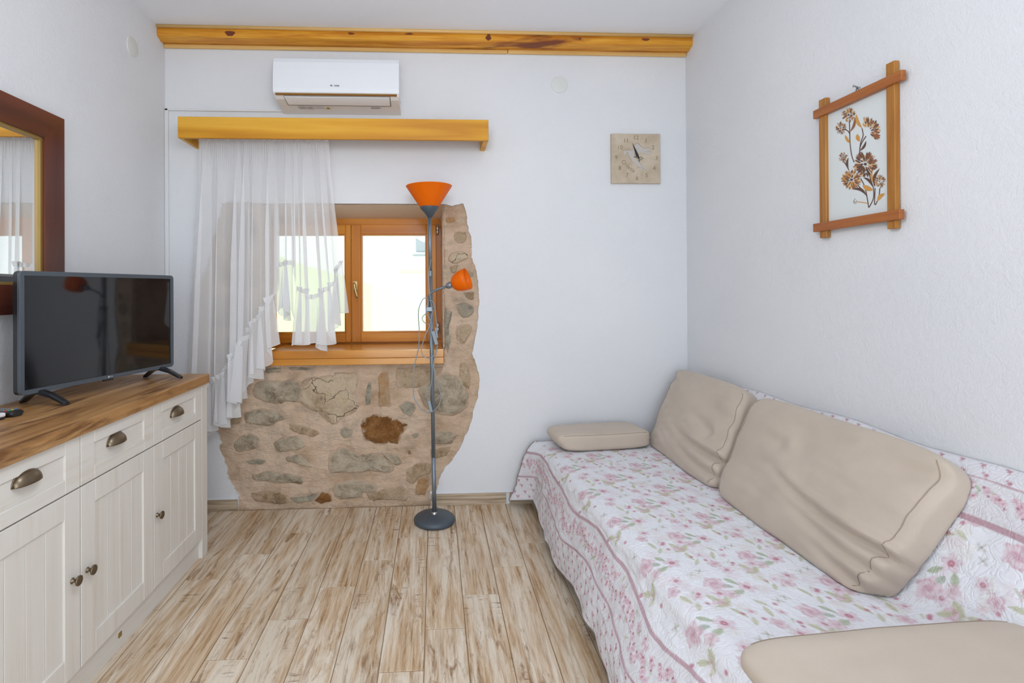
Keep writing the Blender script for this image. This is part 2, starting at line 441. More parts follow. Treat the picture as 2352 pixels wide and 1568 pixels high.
def box(name, x0, x1, y0, y1, z0, z1, mat, parent=None, bev=0.002, seg=1):
    bm = bmesh.new(); bm_box(bm, x0, x1, y0, y1, z0, z1, bev, seg)
    return bm_obj(name, bm, mat, parent)

def xbox(name, c, e, half, mat, parent=None, bev=0.002, seg=2, smooth=False):
    """oriented box: centre, three axes, half sizes"""
    bm = bmesh.new(); bm_box(bm, -half[0], half[0], -half[1], half[1], -half[2], half[2], bev, seg)
    for v in bm.verts:
        v.co = Vector(c) + Vector(e[0])*v.co.x + Vector(e[1])*v.co.y + Vector(e[2])*v.co.z
    return bm_obj(name, bm, mat, parent, smooth)

def smooth_path(pts, n=8, closed=False):
    pts = [Vector(p) for p in pts]; out = []
    N = len(pts)
    for i in range(N if closed else N-1):
        a = pts[i-1] if (closed or i > 0) else pts[0]
        b, c = pts[i], pts[(i+1) % N]
        d = pts[(i+2) % N] if (closed or i+2 < N) else pts[-1]
        for k in range(n):
            t = k/n
            out.append(0.5*((2*b)+(c-a)*t+(2*a-5*b+4*c-d)*t*t+(3*b-a-3*c+d)*t**3))
    if not closed:
        out.append(pts[-1])
    return out

def sweep(pts, rad, seg=8):
    pts = [Vector(p) for p in pts]; vs_, fs = [], []
    t0 = (pts[1]-pts[0]).normalized()
    nrm = t0.orthogonal().normalized()
    n = len(pts)
    for i, p in enumerate(pts):
        t = (pts[min(i+1, n-1)]-pts[max(i-1, 0)]).normalized()
        nrm = (nrm - t*nrm.dot(t))
        nrm = nrm.normalized() if nrm.length > 1e-6 else t.orthogonal().normalized()
        bn = t.cross(nrm)
        rr = rad[i] if isinstance(rad, (list, tuple)) else rad
        for k in range(seg):
            a = 2*math.pi*k/seg
            vs_.append(p + nrm*math.cos(a)*rr + bn*math.sin(a)*rr)
    for i in range(n-1):
        for k in range(seg):
            a, b = i*seg+k, i*seg+(k+1) % seg
            fs.append((a, b, b+seg, a+seg))
    fs.append(tuple(range(seg-1, -1, -1))); fs.append(tuple((n-1)*seg+k for k in range(seg)))
    return vs_, fs

def tube(name, pts, rad, mat, parent=None, seg=8):
    v, f = sweep(pts, rad, seg); return obj(name, v, f, mat, parent, True)

def lathe(name, prof, base, axis, mat, parent=None, seg=32, smooth=True, cap=False):
    """profile [(radius, height)] turned about axis from base"""
    ax = Vector(axis).normalized(); e1 = ax.orthogonal().normalized(); e2 = ax.cross(e1)
    vs_, fs = [], []
    for r, h in prof:
        for k in range(seg):
            a = 2*math.pi*k/seg
            vs_.append(Vector(base)+ax*h+(e1*math.cos(a)+e2*math.sin(a))*r)
    for i in range(len(prof)-1):
        for k in range(seg):
            a, b = i*seg+k, i*seg+(k+1) % seg
            fs.append((a, b, b+seg, a+seg))
    if cap:
        fs.append(tuple(range(seg-1, -1, -1))); fs.append(tuple((len(prof)-1)*seg+k for k in range(seg)))
    return obj(name, vs_, fs, mat, parent, smooth)

def prism(name, poly, d, mat, parent=None):
    """closed polygon of 3-D points pushed by vector d"""
    d = Vector(d); n = len(poly); poly = [Vector(p) for p in poly]
    tri = tessellate_polygon([poly])
    vs_ = poly + [p+d for p in poly]
    fs = [t for t in tri] + [tuple(i+n for i in reversed(t)) for t in tri]
    fs += [(i, (i+1) % n, (i+1) % n+n, i+n) for i in range(n)]
    bm = bmesh.new(); bv = [bm.verts.new(v) for v in vs_]
    for f in fs:
        try: bm.faces.new([bv[i] for i in f])
        except ValueError: pass
    return bm_obj(name, bm, mat, parent)

def text(name, s, size, origin, ex, ey, mat, parent, depth=0.0006, align='CENTER', bold=0.0):
    cu = bpy.data.curves.new(name, 'FONT'); cu.body = s; cu.size = size
    cu.align_x = align; cu.align_y = 'CENTER'; cu.extrude = depth/2; cu.offset = bold; cu.resolution_u = 3
    t = bpy.data.objects.new(name, cu); COL.objects.link(t)
    bpy.context.view_layer.update()
    me = bpy.data.meshes.new_from_object(t.evaluated_get(bpy.context.evaluated_depsgraph_get()))
    bpy.data.objects.remove(t)
    ex, ey = Vector(ex).normalized(), Vector(ey).normalized(); ez = ex.cross(ey)
    for v in me.vertices:
        v.co = Vector(origin)+ex*v.co.x+ey*v.co.y+ez*v.co.z
    me.materials.clear(); me.materials.append(M[mat])
    me.name = name
    return link(bpy.data.objects.new(name, me), parent)

def thing(name, label, cat, loc=(0, 0, 0), group=None):
    o = bpy.data.objects.new(name, None); o.empty_display_size = 0.1
    o.location = loc; COL.objects.link(o)
    bpy.context.view_layer.update()
    o['label'] = label; o['category'] = cat
    if group: o['group'] = group
    return o
def tag(o, label, cat, group=None):
    o['label'] = label; o['category'] = cat
    if group: o['group'] = group
    return o
def struct(o):
    o['kind'] = 'structure'; return o
def jit(s):
    return R.uniform(-s, s)

# ================================================================== the room
floor = struct(box('floor', XL-0.05, XR+0.05, YREAR-0.05, YB+0.05, -0.06, -0.004, 'grout', None, 0))
PWID, PLEN, GAP = 0.1545, 0.942, 0.003
full_mesh = None
kk = -10
for k in range(-10, 13):
    x0 = -0.1965 + k*PWID; x1 = x0 + PWID
    cx0, cx1 = max(x0, XL+0.002), min(x1, XR-0.002)
    if cx1-cx0 < 0.012: continue
    y = 1.762 + 0.2125*k
    while y > YREAR: y -= PLEN
    while y < YB:
        a, b = max(y, YREAR+0.002), min(y+PLEN, YB-0.002)
        if b-a > 0.015:
            whole = (abs(cx1-cx0-PWID) < 1e-6 and abs(b-a-PLEN) < 1e-6)
            w, l = cx1-cx0-GAP, b-a-GAP
            if whole and full_mesh is not None:
                o = bpy.data.objects.new('plank', full_mesh)
            else:
                bm = bmesh.new(); bm_box(bm, -w/2, w/2, -l/2, l/2, -0.008, 0, 0.0012)
                bmesh.ops.recalc_face_normals(bm, faces=bm.faces)
                me = bpy.data.meshes.new('plank'); bm.to_mesh(me); bm.free(); me.materials.append(M['plank'])
                o = bpy.data.objects.new('plank', me)
                if whole: full_mesh = me
            o.location = ((cx0+cx1)/2, (a+b)/2, 0)
            COL.objects.link(o); o.parent = floor
        y += PLEN

struct(box('ceiling', XL-0.05, XR+0.05, YREAR-0.05, YB+0.4, H, H+0.08, 'ceil', None, 0))
struct(box('wall_left', XL-0.08, XL, YREAR-0.05, YB+0.4, -0.06, H+0.02, 'wall_side', None, 0))
struct(box('wall_right', XR, XR+0.08, YREAR-0.05, YB+0.4, -0.06, H+0.02, 'wall_side', None, 0))
# rear wall out of view, with an opening added to admit light
bm = bmesh.new()
bm_box(bm, XL, -1.1, YREAR-0.08, YREAR, 0, H)
bm_box(bm, 1.3, XR, YREAR-0.08, YREAR, 0, H)
bm_box(bm, -1.1, 1.3, YREAR-0.08, YREAR, 2.3, H)
struct(bm_obj('wall_rear', bm, 'wall_side'))

# ------------------------------------------------------------------ back wall: plaster with a ragged opening round the stonework
outline = [(545, 1178), (547, 1140), (535, 1120), (524, 1100), (520, 1075), (512, 1050), (502, 1028), (508, 1018), (502, 1000), (490, 985),
           (462, 965), (442, 925), (432, 860), (446, 761), (450, 661), (469, 626), (487, 561), (501, 501), (510, 467), (532, 463), (619, 467),
           (760, 467), (900, 467.5), (1018, 468), (1040, 472), (1064, 467), (1071, 490), (1075, 520), (1083, 553), (1085, 600), (1093, 613), (1098, 640),
           (1100, 690), (1097, 740), (1090, 785), (1085, 812), (1098, 850), (1102, 872), (1099, 912), (1088, 940), (1085, 965), (1070, 1000),
           (1055, 1030), (1040, 1054), (1020, 1078), (1008, 1105), (1002, 1125), (989, 1131), (988, 1166)]
pts = [P(x, y, 1, YB) for x, y in outline]
rag = []
for i in range(len(pts)-1):
    a, b = pts[i], pts[i+1]
    flat = 19 <= i <= 22
    n = max(1, int((b-a).length/0.012))
    for k in range(n):
        q = a.lerp(b, k/n)
        if not flat and i > 0:
            q += Vector((noise.noise(q*55)*0.008, 0, noise.noise(q*55+Vector((9, 3, 1)))*0.008))
        rag.append(q)
rag.append(pts[-1])
rag[0].z = 0; rag[-1].z = 0
ring = [Vector((XL-0.01, YB, -0.01)), Vector((rag[0].x, YB, -0.01))] + rag + [Vector((rag[-1].x, YB, -0.01)), Vector((XR+0.01, YB, -0.01)), Vector((XR+0.01, YB, H+0.01)), Vector((XL-0.01, YB, H+0.01))]
wall_back = struct(prism('wall_back', ring, (0, 0.026, 0), 'wall'))
OX0, OX1, OZ0, OZ1 = P(619, 640, 1, YB).x, P(1018, 640, 1, YB).x, 0.86, P(820, 468, 1, YB).z
YW = YB+0.36                                   # window plane
bm = bmesh.new()
bm_box(bm, XL-0.08, OX0-0.20, YB+0.05, YW+0.06, -0.05, H+0.05)
bm_box(bm, OX1+0.02, XR+0.08, YB+0.05, YW+0.06, -0.05, H+0.05)
bm_box(bm, OX0-0.20, OX1+0.02, YB+0.05, YW+0.06, OZ1+0.01, H+0.05)
bm_box(bm, OX0-0.20, OX1+0.02, YB+0.05, YW+0.06, -0.05, OZ0-0.01)
bm_obj('masonry_core', bm, 'soffit', wall_back)
# mortar bed
MX0, MX1, MZ0, MZ1 = -1.56, 0.31, -0.01, 1.84
nx, nz = 230, 226
vs_, fs = [], []
def mort_y(x, z):
    p = Vector((x, 0, z))
    d = noise.fractal(p*6.0, 0.9, 2.0, 6)*0.013 + noise.noise(p*2.2)*0.006 + noise.noise(Vector((x*9+z*7, 3, z*26)))*0.004 + max(0, noise.noise(p*4+Vector((4, 1, 2))))*0.008
    return max(YB+0.0015, YB+0.014-d)
for j in range(nz+1):
    for i in range(nx+1):
        x = MX0+(MX1-MX0)*i/nx; z = MZ0+(MZ1-MZ0)*j/nz
        vs_.append((x, mort_y(x, z), z))
for j in range(nz):
    for i in range(nx):
        x = MX0+(MX1-MX0)*(i+0.5)/nx; z = MZ0+(MZ1-MZ0)*(j+0.5)/nz
        if OX0 < x < OX1 and OZ0 < z: continue
        if OX0-0.03 < x < OX1+0.005 and z > OZ1-0.003: continue
        a = j*(nx+1)+i
        fs.append((a, a+1, a+nx+2, a+nx+1))
mortar_o = obj('mortar_bed', vs_, fs, 'mortar', wall_back, True)
# reveals and soffit of the window opening
def strip_mesh(name, c0, c1, n, m_, mat, amp, parent):
    """grid between polyline function c0(t) (front) and c1(t) (back)"""
    vs_, fs = [], []
    for i in range(n+1):
        for j in range(m_+1):
            p = Vector(c0(i/n)).lerp(Vector(c1(i/n)), j/m_)
            d = noise.fractal(p*9, 1.0, 2.0, 4)*amp
            vs_.append(p+Vector((d, 0, 0)) if name == 'reveal' else p+Vector((0, 0, d)))
    for i in range(n):
        for j in range(m_):
            a = i*(m_+1)+j; fs.append((a, a+1, a+m_+2, a+m_+1))
    return obj(name, vs_, fs, mat, parent, True)
XB1 = P(1012, 640, 1, YW).x
XB0 = P(600, 640, 1, YW).x
ZB1 = P(900, 503, 1, YW).z
strip_mesh('reveal', lambda t: (OX1+0.006, YB+0.004, OZ0-0.02+(OZ1-OZ0+0.05)*t), lambda t: (XB1+0.004, YW+0.03, OZ0-0.02+(OZ1-OZ0+0.05)*t), 90, 26, 'mortar', 0.010, wall_back)
strip_mesh('reveal', lambda t: (OX0, YB+0.004, OZ0-0.02+(OZ1-OZ0+0.05)*t), lambda t: (XB0, YW+0.03, OZ0-0.02+(OZ1-OZ0+0.05)*t), 60, 20, 'mortar', 0.006, wall_back)
strip_mesh('soffit', lambda t: (OX0-0.02+(OX1-OX0+0.04)*t, YB+0.02, OZ1), lambda t: (XB0-0.02+(XB1-XB0+0.04)*t, YW+0.03, ZB1), 60, 16, 'soffit', 0.0012, wall_back)

# ------------------------------------------------------------------ stones
def c3(pts): return [(460+0.28061*x, 780+0.28061*y) for x, y in pts]
def c2(pts): return [(760+0.25514*x, 460+0.25514*y) for x, y in pts]
STONES = [
 ('st_cream', 0.012, c3([(800, 400), (830, 330), (960, 305), (1080, 290), (1120, 265), (1290, 270), (1280, 420), (1310, 520), (1280, 590), (1180, 640), (1100, 700), (1050, 690), (960, 600), (860, 560), (790, 500)])),
 ('st_grey', 0.015, c3([(440, 360), (560, 325), (640, 345), (760, 325), (830, 350), (845, 480), (800, 520), (700, 505), (620, 530), (460, 500), (415, 440)])),
 ('st_blue', 0.006, c3([(1370, 345), (1405, 340), (1400, 440), (1390, 540), (1350, 540), (1355, 440)])),
 ('st_orange', 0.010, c3([(1455, 290), (1530, 252), (1545, 380), (1562, 550), (1452, 556), (1460, 420)])),
 ('st_tan', 0.007, c3([(1598, 240), (1760, 222), (1890, 225), (1990, 222), (1960, 300), (1880, 370), (1760, 402), (1600, 395)])),
 ('st_grey', 0.016, c3([(1775, 400), (1880, 330), (1990, 262), (2130, 310), (2200, 430), (2190, 560), (2090, 622), (1960, 622), (1850, 560), (1795, 480)])),
 ('st_tan', 0.010, c3([(2130, 185), (2195, 195), (2212, 300), (2208, 420), (2150, 380), (2120, 290)])),
 ('st_blue', 0.009, c3([(1620, 545), (1690, 503), (1760, 520), (1768, 562), (1712, 637), (1660, 605)])),
 ('st_rust', 0.013, c3([(1318, 640), (1420, 613), (1520, 618), (1600, 640), (1710, 695), (1650, 775), (1622, 862), (1540, 842), (1470, 862), (1350, 832), (1312, 760)])),
 ('st_blue', 0.006, c3([(1140, 742), (1200, 708), (1252, 730), (1242, 790), (1180, 807), (1143, 782)])),
 ('st_grey', 0.013, c3([(345, 600), (480, 568), (640, 590), (722, 640), (640, 672), (560, 712), (440, 702), (350, 670)])),
 ('st_tan', 0.010, c3([(718, 690), (820, 698), (960, 748), (972, 776), (900, 795), (790, 764), (728, 735)])),
 ('st_grey', 0.010, c3([(268, 860), (330, 790), (420, 765), (485, 815), (492, 880), (400, 912), (288, 924)])),
 ('st_grey', 0.012, c3([(588, 855), (680, 788), (820, 788), (873, 850), (852, 892), (720, 912), (640, 932)])),
 ('st_grey', 0.010, c3([(690, 968), (800, 938), (872, 990), (922, 1052), (800, 1022), (700, 1002)])),
 ('st_blue', 0.008, c3([(368, 1000), (450, 978), (542, 990), (500, 1022), (380, 1022)])),
 ('st_grey', 0.018, c3([(1038, 980), (1080, 920), (1160, 878), (1290, 940), (1450, 930), (1545, 1000), (1590, 1050), (1560, 1094), (1380, 1078), (1200, 1094), (1050, 1094)])),
 ('st_grey', 0.016, c3([(1470, 925), (1600, 948), (1660, 1000), (1625, 1038), (1560, 1010)])),
 ('st_grey', 0.012, c3([(415, 1112), (560, 1078), (700, 1100), (862, 1130), (842, 1182), (640, 1172), (428, 1152)])),
 ('st_tan', 0.013, c3([(405, 1262), (560, 1238), (722, 1278), (722, 1342), (600, 1352), (438, 1322)])),
 ('st_blue', 0.009, c3([(730, 1302), (900, 1270), (985, 1235), (935, 1322), (780, 1342)])),
 ('st_rust', 0.012, c3([(930, 1312), (1000, 1238), (1075, 1268), (1085, 1322), (980, 1344)])),
 ('st_grey', 0.014, c3([(1080, 1190), (1240, 1148), (1440, 1180), (1452, 1232), (1330, 1262), (1330, 1292), (1140, 1312), (1082, 1262)])),
 ('st_tan', 0.012, c3([(1345, 1268), (1480, 1235), (1640, 1200), (1700, 1240), (1690, 1322), (1520, 1312), (1400, 1322)])),
 ('st_tan', 0.010, c3([(1690, 1072), (1800, 1000), (1895, 1010), (1890, 1090), (1790, 1130), (1740, 1190), (1688, 1170)])),
 ('st_orange', 0.009, c3([(1780, 1145), (1875, 1098), (1872, 1200), (1832, 1284), (1758, 1282), (1765, 1205)])),
 ('st_grey', 0.012, c3([(1888, 782), (2000, 738), (2104, 780), (2060, 856), (1960, 862), (1890, 852)])),
 ('st_blue', 0.006, c3([(1728, 782), (1760, 766), (1794, 772), (1780, 804), (1738, 808)])),
 ('st_tan', 0.006, c3([(1690, 918), (1725, 903), (1732, 937), (1700, 947)])),
 ('st_blue', 0.006, c3([(520, 238), (660, 226), (660, 266), (528, 272)])),
 ('st_blue', 0.006, c3([(718, 226), (912, 232), (900, 252), (728, 248)])),
 ('st_tan', 0.010, c3([(1880, 905), (2060, 876), (2020, 955), (1900, 985)])),
 ('st_tan', 0.010, c3([(175, 690), (250, 640), (340, 612), (322, 690), (210, 712)])),
 ('st_orange', 0.008, c2([(1033, 172), (1050, 143), (1122, 150), (1122, 187), (1070, 207), (1035, 197)])),
 ('st_tan', 0.012, c2([(1098, 302), (1150, 273), (1217, 285), (1222, 350), (1180, 387), (1120, 372)])),
 ('st_cream', 0.014, c2([(1048, 522), (1100, 468), (1170, 455), (1232, 480), (1242, 520), (1150, 562), (1080, 564)])),
 ('st_tan', 0.010, c2([(1068, 602), (1155, 578), (1120, 642), (1088, 654)])),
 ('st_tan', 0.010, c2([(1188, 832), (1292, 818), (1294, 892), (1240, 894)])),
 ('st_blue', 0.012, c2([(1128, 932), (1200, 913), (1292, 960), (1282, 1030), (1190, 1064), (1138, 1000)])),
 ('st_tan', 0.010, c2([(1128, 1132), (1230, 1108), (1284, 1140), (1242, 1230), (1200, 1294), (1128, 1262)])),
 ('st_blue', 0.008, c2([(1022, 960), (1094, 1000), (1062, 1120), (1082, 1280), (1052, 1392), (1022, 1300), (1020, 1120)])),
 ('st_blue', 0.008, c2([(1238, 622), (1292, 640), (1282, 692), (1238, 692)])),
 ('st_grey', 0.010, [(520, 490), (570, 482), (596, 520), (590, 560), (545, 575), (512, 545)]),
 ('st_tan', 0.010, [(500, 590), (560, 584), (600, 600), (606, 650), (560, 668), (498, 650)]),
 ('st_grey', 0.010, [(468, 680), (540, 676), (556, 730), (520, 760), (466, 748)]),
 ('st_tan', 0.010, [(562, 690), (612, 680), (614, 770), (575, 780), (560, 740)]),
 ('st_grey', 0.010, [(458, 780), (530, 772), (560, 800), (550, 850), (480, 856), (452, 820)]),
 ('st_blue', 0.010, [(470, 880), (520, 872), (540, 905), (520, 940), (480, 945)]),
]
def make_stone(mat, h, poly, idx):
    base = [P(x, y, 1, YB) for x, y in poly]
    c = sum(base, Vector())/len(base)
    # densify and roughen the outline
    out = []
    n = len(base)
    for i in range(n):
        a, b = base[i], base[(i+1) % n]
        seg = max(2, int((b-a).length/0.014))
        for k in range(seg):
            q = a.lerp(b, k/seg)
            if k == 0: q = q.lerp(c, 0.04)
            q += Vector((noise.noise(q*38+Vector((idx, 0, 0)))*0.008, 0, noise.noise(q*38+Vector((0, idx, 7)))*0.008))
            out.append(q)
    m_ = len(out)
    rings = [(1.06, -0.010, 0), (1.0, 0.2, 0.3), (0.90, 0.7, 0.8), (0.74, 1.0, 1), (0.55, 1.05, 1), (0.33, 1.0, 1), (0.12, 1.0, 1)]
    vs_, fs = [], []
    for s, hh, na in rings:
        for q in out:
            p = c+(q-c)*s
            y0 = mort_y(p.x, p.z)
            d = -0.012 if hh < 0 else h*0.8*hh + na*(noise.fractal(p*26+Vector((idx*3.1, 0, 0)), 0.8, 2.0, 5)*h*0.6 + noise.noise(p*9+Vector((idx, 5, 0)))*h*0.4)
            vs_.append(Vector((p.x, y0-d, p.z)))
    L = len(rings)
    vs_.append(sum(vs_[(L-1)*m_:], Vector())/m_)
    for r in range(L-1):
        for k in range(m_):
            a, b = r*m_+k, r*m_+(k+1) % m_
            fs.append((a, b, b+m_, a+m_))
    for k in range(m_):
        fs.append(((L-1)*m_+k, (L-1)*m_+(k+1) % m_, L*m_))
    bm = bmesh.new(); bv = [bm.verts.new(v-c) for v in vs_]
    for f in fs: bm.faces.new([bv[i] for i in f])
    o = bm_obj('stone', bm, mat, None, True)
    at = o.data.attributes.new('edge', 'FLOAT', 'POINT')
    ev = [e_ for e_ in (1.0, 0.85, 0.55, 0.28, 0.12, 0.0, 0.0) for _ in range(m_)] + [0.0]
    at.data.foreach_set('value', ev)
    o.location = c; o.parent = wall_back
for i, (mt, h, poly) in enumerate(STONES):
    make_stone(mt, h, poly, i)

# little iron hooks in the mortar beside the sill
for (x, y) in ((603, 852), (602, 867)):
    first = y < 860
    c = P(x, y, 1, YB-0.012)
    pts_ = [c+Vector((0.006*math.cos(a), -0.004, 0.006*math.sin(a))) for a in [math.radians(40+i*28) for i in range(11)]]
    pts_ = [c+Vector((0.004, 0.03, 0.004))] + pts_
    tag(tube('iron_hook', pts_, 0.0016, 'black', None, 6), 'small bent iron hook close under the end of the window sill' if first else 'small bent iron hook in the mortar, the lower of the two', 'hook', 'iron hooks below the sill')

# ------------------------------------------------------------------ skirting tiles
bb = struct(box('baseboard_back', P(1170, 1150, 1, YB).x, XR, YB-0.008, YB+0.002, 0.0, 0.068, 'skirt', None, 0.001))
box('skirting_tile', P(989, 1150, 1, YB).x, P(1162, 1150, 1, YB).x, YB-0.009, YB+0.002, 0.0, 0.069, 'skirt', bb, 0.001)
box('skirting_tile', XL, P(546, 1150, 1, YB).x, YB-0.009, YB+0.002, 0.0, 0.066, 'skirt', bb, 0.001)
box('plaster_bead', P(992, 1130, 1, YB).x, XR, YB-0.007, YB+0.002, 0.069, 0.076, 'wall', bb, 0.002)
box('plaster_bead', XL, P(540, 1130, 1, YB).x, YB-0.007, YB+0.002, 0.066, 0.073, 'wall', bb, 0.002)

# ------------------------------------------------------------------ ceiling beam with its strips
beam = thing('ceiling_beam', 'knotty varnished pine beam in the corner of ceiling and far wall', 'beam', (0, YB-0.05, 2.74))
n = 60
def beam_sec(x):
    w1 = 0.004*noise.noise(Vector((x*1.7, 2, 0))); w2 = 0.007*noise.noise(Vector((x*1.3, 7, 1)))
    return [(YB, H+0.005), (YB-0.085, H+0.005), (YB-0.090+w1, 2.78), (YB-0.088+w1, 2.757+w2), (YB-0.045, 2.742+w2*0.4), (YB-0.012, 2.745), (YB, 2.748)]
vs_, fs = [], []
for i in range(n+1):
    x = XL+(XR-XL)*i/n
    vs_ += [(x, y, z) for y, z in beam_sec(x)]
for i in range(n):
    for k in range(6):
        a = i*7+k; fs.append((a, a+1, a+8, a+7))
obj('beam', vs_, fs, 'pine', beam)
M['knot'] = plain('dark_knot', (0.17, 0.035, 0.012), 0.3, nscale=60)
for (kx, ky, rx_, rz_) in ((528, 78, 0.026, 0.017), (806, 77, 0.018, 0.006), (1122, 84, 0.016, 0.016), (1332, 89, 0.006, 0.010), (1483, 91, 0.022, 0.009), (940, 68, 0.022, 0.004)):
    kc = P(kx, ky, 1, YB-0.09)
    fy = YB-0.090+0.004*noise.noise(Vector((kc.x*1.7, 2, 0)))
    kz = min(max(kc.z, 2.766+rz_*0.6), 2.798-rz_)
    prism('knot', [Vector((kc.x+rx_*math.cos(a)*(1+0.25*math.sin(3*a+kx)), fy+0.003, kz+rz_*math.sin(a)*(1+0.2*math.cos(2*a+kx)))) for a in [i*math.pi/9 for i in range(18)]], (0, -0.0042, 0), 'knot', beam)
tube('upper_strip', [(XL+0.001, YB-0.092, H-0.007), (XR-0.001, YB-0.092, H-0.007)], 0.011, 'strip', beam, 10)
xbo = box('lower_strip', XL+0.001, 0.45, YB-0.020, YB-0.0005, 2.722, 2.745, 'strip', beam, 0.008, 3)
box('lower_strip', 0.452, XR-0.001, YB-0.021, YB-0.0005, 2.722, 2.746, 'strip', beam, 0.008, 3)

# ------------------------------------------------------------------ window
win = bpy.data.objects.new('window_1', None); COL.objects.link(win); struct(win)
win.location = ((OX0+OX1)/2, YW, 0.94)
bpy.context.view_layer.update()
FX0, FX1 = XB0-0.03, XB1+0.02
FZ0, FZ1 = P(900, 790, 1, YW).z-0.02, ZB1+0.02
sx_mid = P(808, 640, 1, YW).x
rs1 = P(1002, 640, 1, YW).x
zt, zb = P(900, 517, 1, YW).z, P(900, 784, 1, YW).z
gz1, gz0 = P(900, 541, 1, YW).z, P(900, 760, 1, YW).z
ls0 = sx_mid-(rs1-sx_mid)
fr = bpy.data.objects.new('window_frame', None)
box('frame_rail', FX0, FX1, YW+0.004, YW+0.06, zt-0.012, FZ1, 'win_h', win, 0.002)
box('frame_rail', FX0, FX1, YW+0.004, YW+0.06, FZ0, zb+0.012, 'win_h', win, 0.002)
box('frame_stile', rs1-0.012, FX1, YW+0.004, YW+0.06, zb+0.012, zt-0.012, 'win_v', win, 0.002)
box('frame_stile', FX0, ls0+0.012, YW+0.004, YW+0.06, zb+0.012, zt-0.012, 'win_v', win, 0.002)
def sash(x0, x1, gx0, gx1):
    s = bpy.data.objects.new('sash', None); s.location = ((x0+x1)/2, YW, zb); link(s, None); s.parent = win
    s.matrix_parent_inverse = win.matrix_basis.inverted(); bpy.context.view_layer.update()
    y0, y1 = YW-0.022, YW+0.03
    def sub(nm, *a, bev=0.003):
        o = box(nm, *a, None, bev) if False else None
    bm = bmesh.new(); bm_box(bm, x0, gx0-0.008, y0, y1, zb, zt, 0.003); bm_box(bm, gx1+0.008, x1, y0, y1, zb, zt, 0.003)
    st = bm_obj('sash_stiles', bm, 'win_v'); st.parent = s; st.matrix_parent_inverse = (win.matrix_basis @ Matrix.Identity(4)).inverted() if False else Matrix.Translation(s.location).inverted()
    bm = bmesh.new(); bm_box(bm, gx0-0.008, gx1+0.008, y0, y1, gz1+0.008, zt, 0.002); bm_box(bm, gx0-0.008, gx1+0.008, y0, y1, zb, gz0-0.008, 0.002)
    ra = bm_obj('sash_rails', bm, 'win_h'); ra.parent = s; ra.matrix_parent_inverse = Matrix.Translation(s.location).inverted()
    bm = bmesh.new()      # glazing bead, set back
    bm_box(bm, gx0-0.009, gx0, y0+0.008, y1, gz0-0.009, gz1+0.009); bm_box(bm, gx1, gx1+0.009, y0+0.008, y1, gz0-0.009, gz1+0.009)
    bm_box(bm, gx0, gx1, y0+0.008, y1, gz1, gz1+0.009); bm_box(bm, gx0, gx1, y0+0.008, y1, gz0-0.009, gz0)
    be = bm_obj('glazing_bead', bm, 'win_v'); be.parent = s; be.matrix_parent_inverse = Matrix.Translation(s.location).inverted()
    pa = box('pane', gx0-0.004, gx1+0.004, YW+0.012, YW+0.016, gz0-0.004, gz1+0.004, 'pane', None, 0)
    pa.parent = s; pa.matrix_parent_inverse = Matrix.Translation(s.location).inverted()
    return s
g0, g1 = P(833, 640, 1, YW).x, P(977, 640, 1, YW).x
s_r = sash(sx_mid+0.002, rs1, g0, g1)
s_l = sash(ls0, sx_mid-0.002, ls0+(rs1-g1)-0.01, P(792, 640, 1, YW).x)
# handle and hinge
hp = P(816, 655, 1, YW-0.022)
def under(o, s):
    o.parent = s; o.matrix_parent_inverse = Matrix.Translation(s.location).inverted()
bm = bmesh.new(); bm_box(bm, hp.x-0.014, hp.x+0.014, YW-0.030, YW-0.021, hp.z-0.028, hp.z+0.028, 0.003, 2)
under(bm_obj('handle_plate', bm, 'brass'), s_r)
a_ = Vector((hp.x, YW-0.03, hp.z+0.012))
under(tube('handle', smooth_path([a_, a_+Vector((0, -0.03, 0)), a_+Vector((0.001, -0.04, -0.012)), P(821, 684, 1, YW-0.062)], 5), [0.007]*10+[0.0075, 0.008, 0.0085, 0.0085, 0.0085, 0.0075], 'brass'), s_r)
hg = P(1003, 521, 1, YW-0.02)
lathe('hinge', [(0.006, 0), (0.0085, 0.001), (0.0085, 0.028), (0.007, 0.03), (0.0085, 0.032), (0.0085, 0.062), (0.005, 0.064)], (hg.x+0.006, YW-0.028, hg.z-0.05), (0, 0, 1), 'steel', win, 12)
lathe('hinge', [(0.006, 0), (0.0085, 0.001), (0.0085, 0.028), (0.007, 0.03), (0.0085, 0.032), (0.0085, 0.062), (0.005, 0.064)], (hg.x+0.006, YW-0.028, zb+0.06), (0, 0, 1), 'steel', win, 12)
# sill of two boards
sz1 = P(800, 804, 1, YB-0.045).z; sz2 = P(800, 823, 1, YB-0.045).z; sz3 = P(800, 838, 1, YB-0.045).z
sxa, sxb = P(604, 815, 1, YB-0.045).x, P(1019.5, 815, 1, YB-0.045).x
box('sill_board', sxa, sxb, YB-0.045, YB-0.002, sz2, sz1, 'sill', win, 0.004, 2)
box('sill_board', sxa+0.03, OX1-0.006, YB-0.004, YW+0.01, sz2+0.004, sz1, 'sill', win, 0.001, 1)
box('sill_apron', sxa, sxb, YB-0.043, YB+0.004, sz3, sz2-0.001, 'sill', win, 0.003, 2)

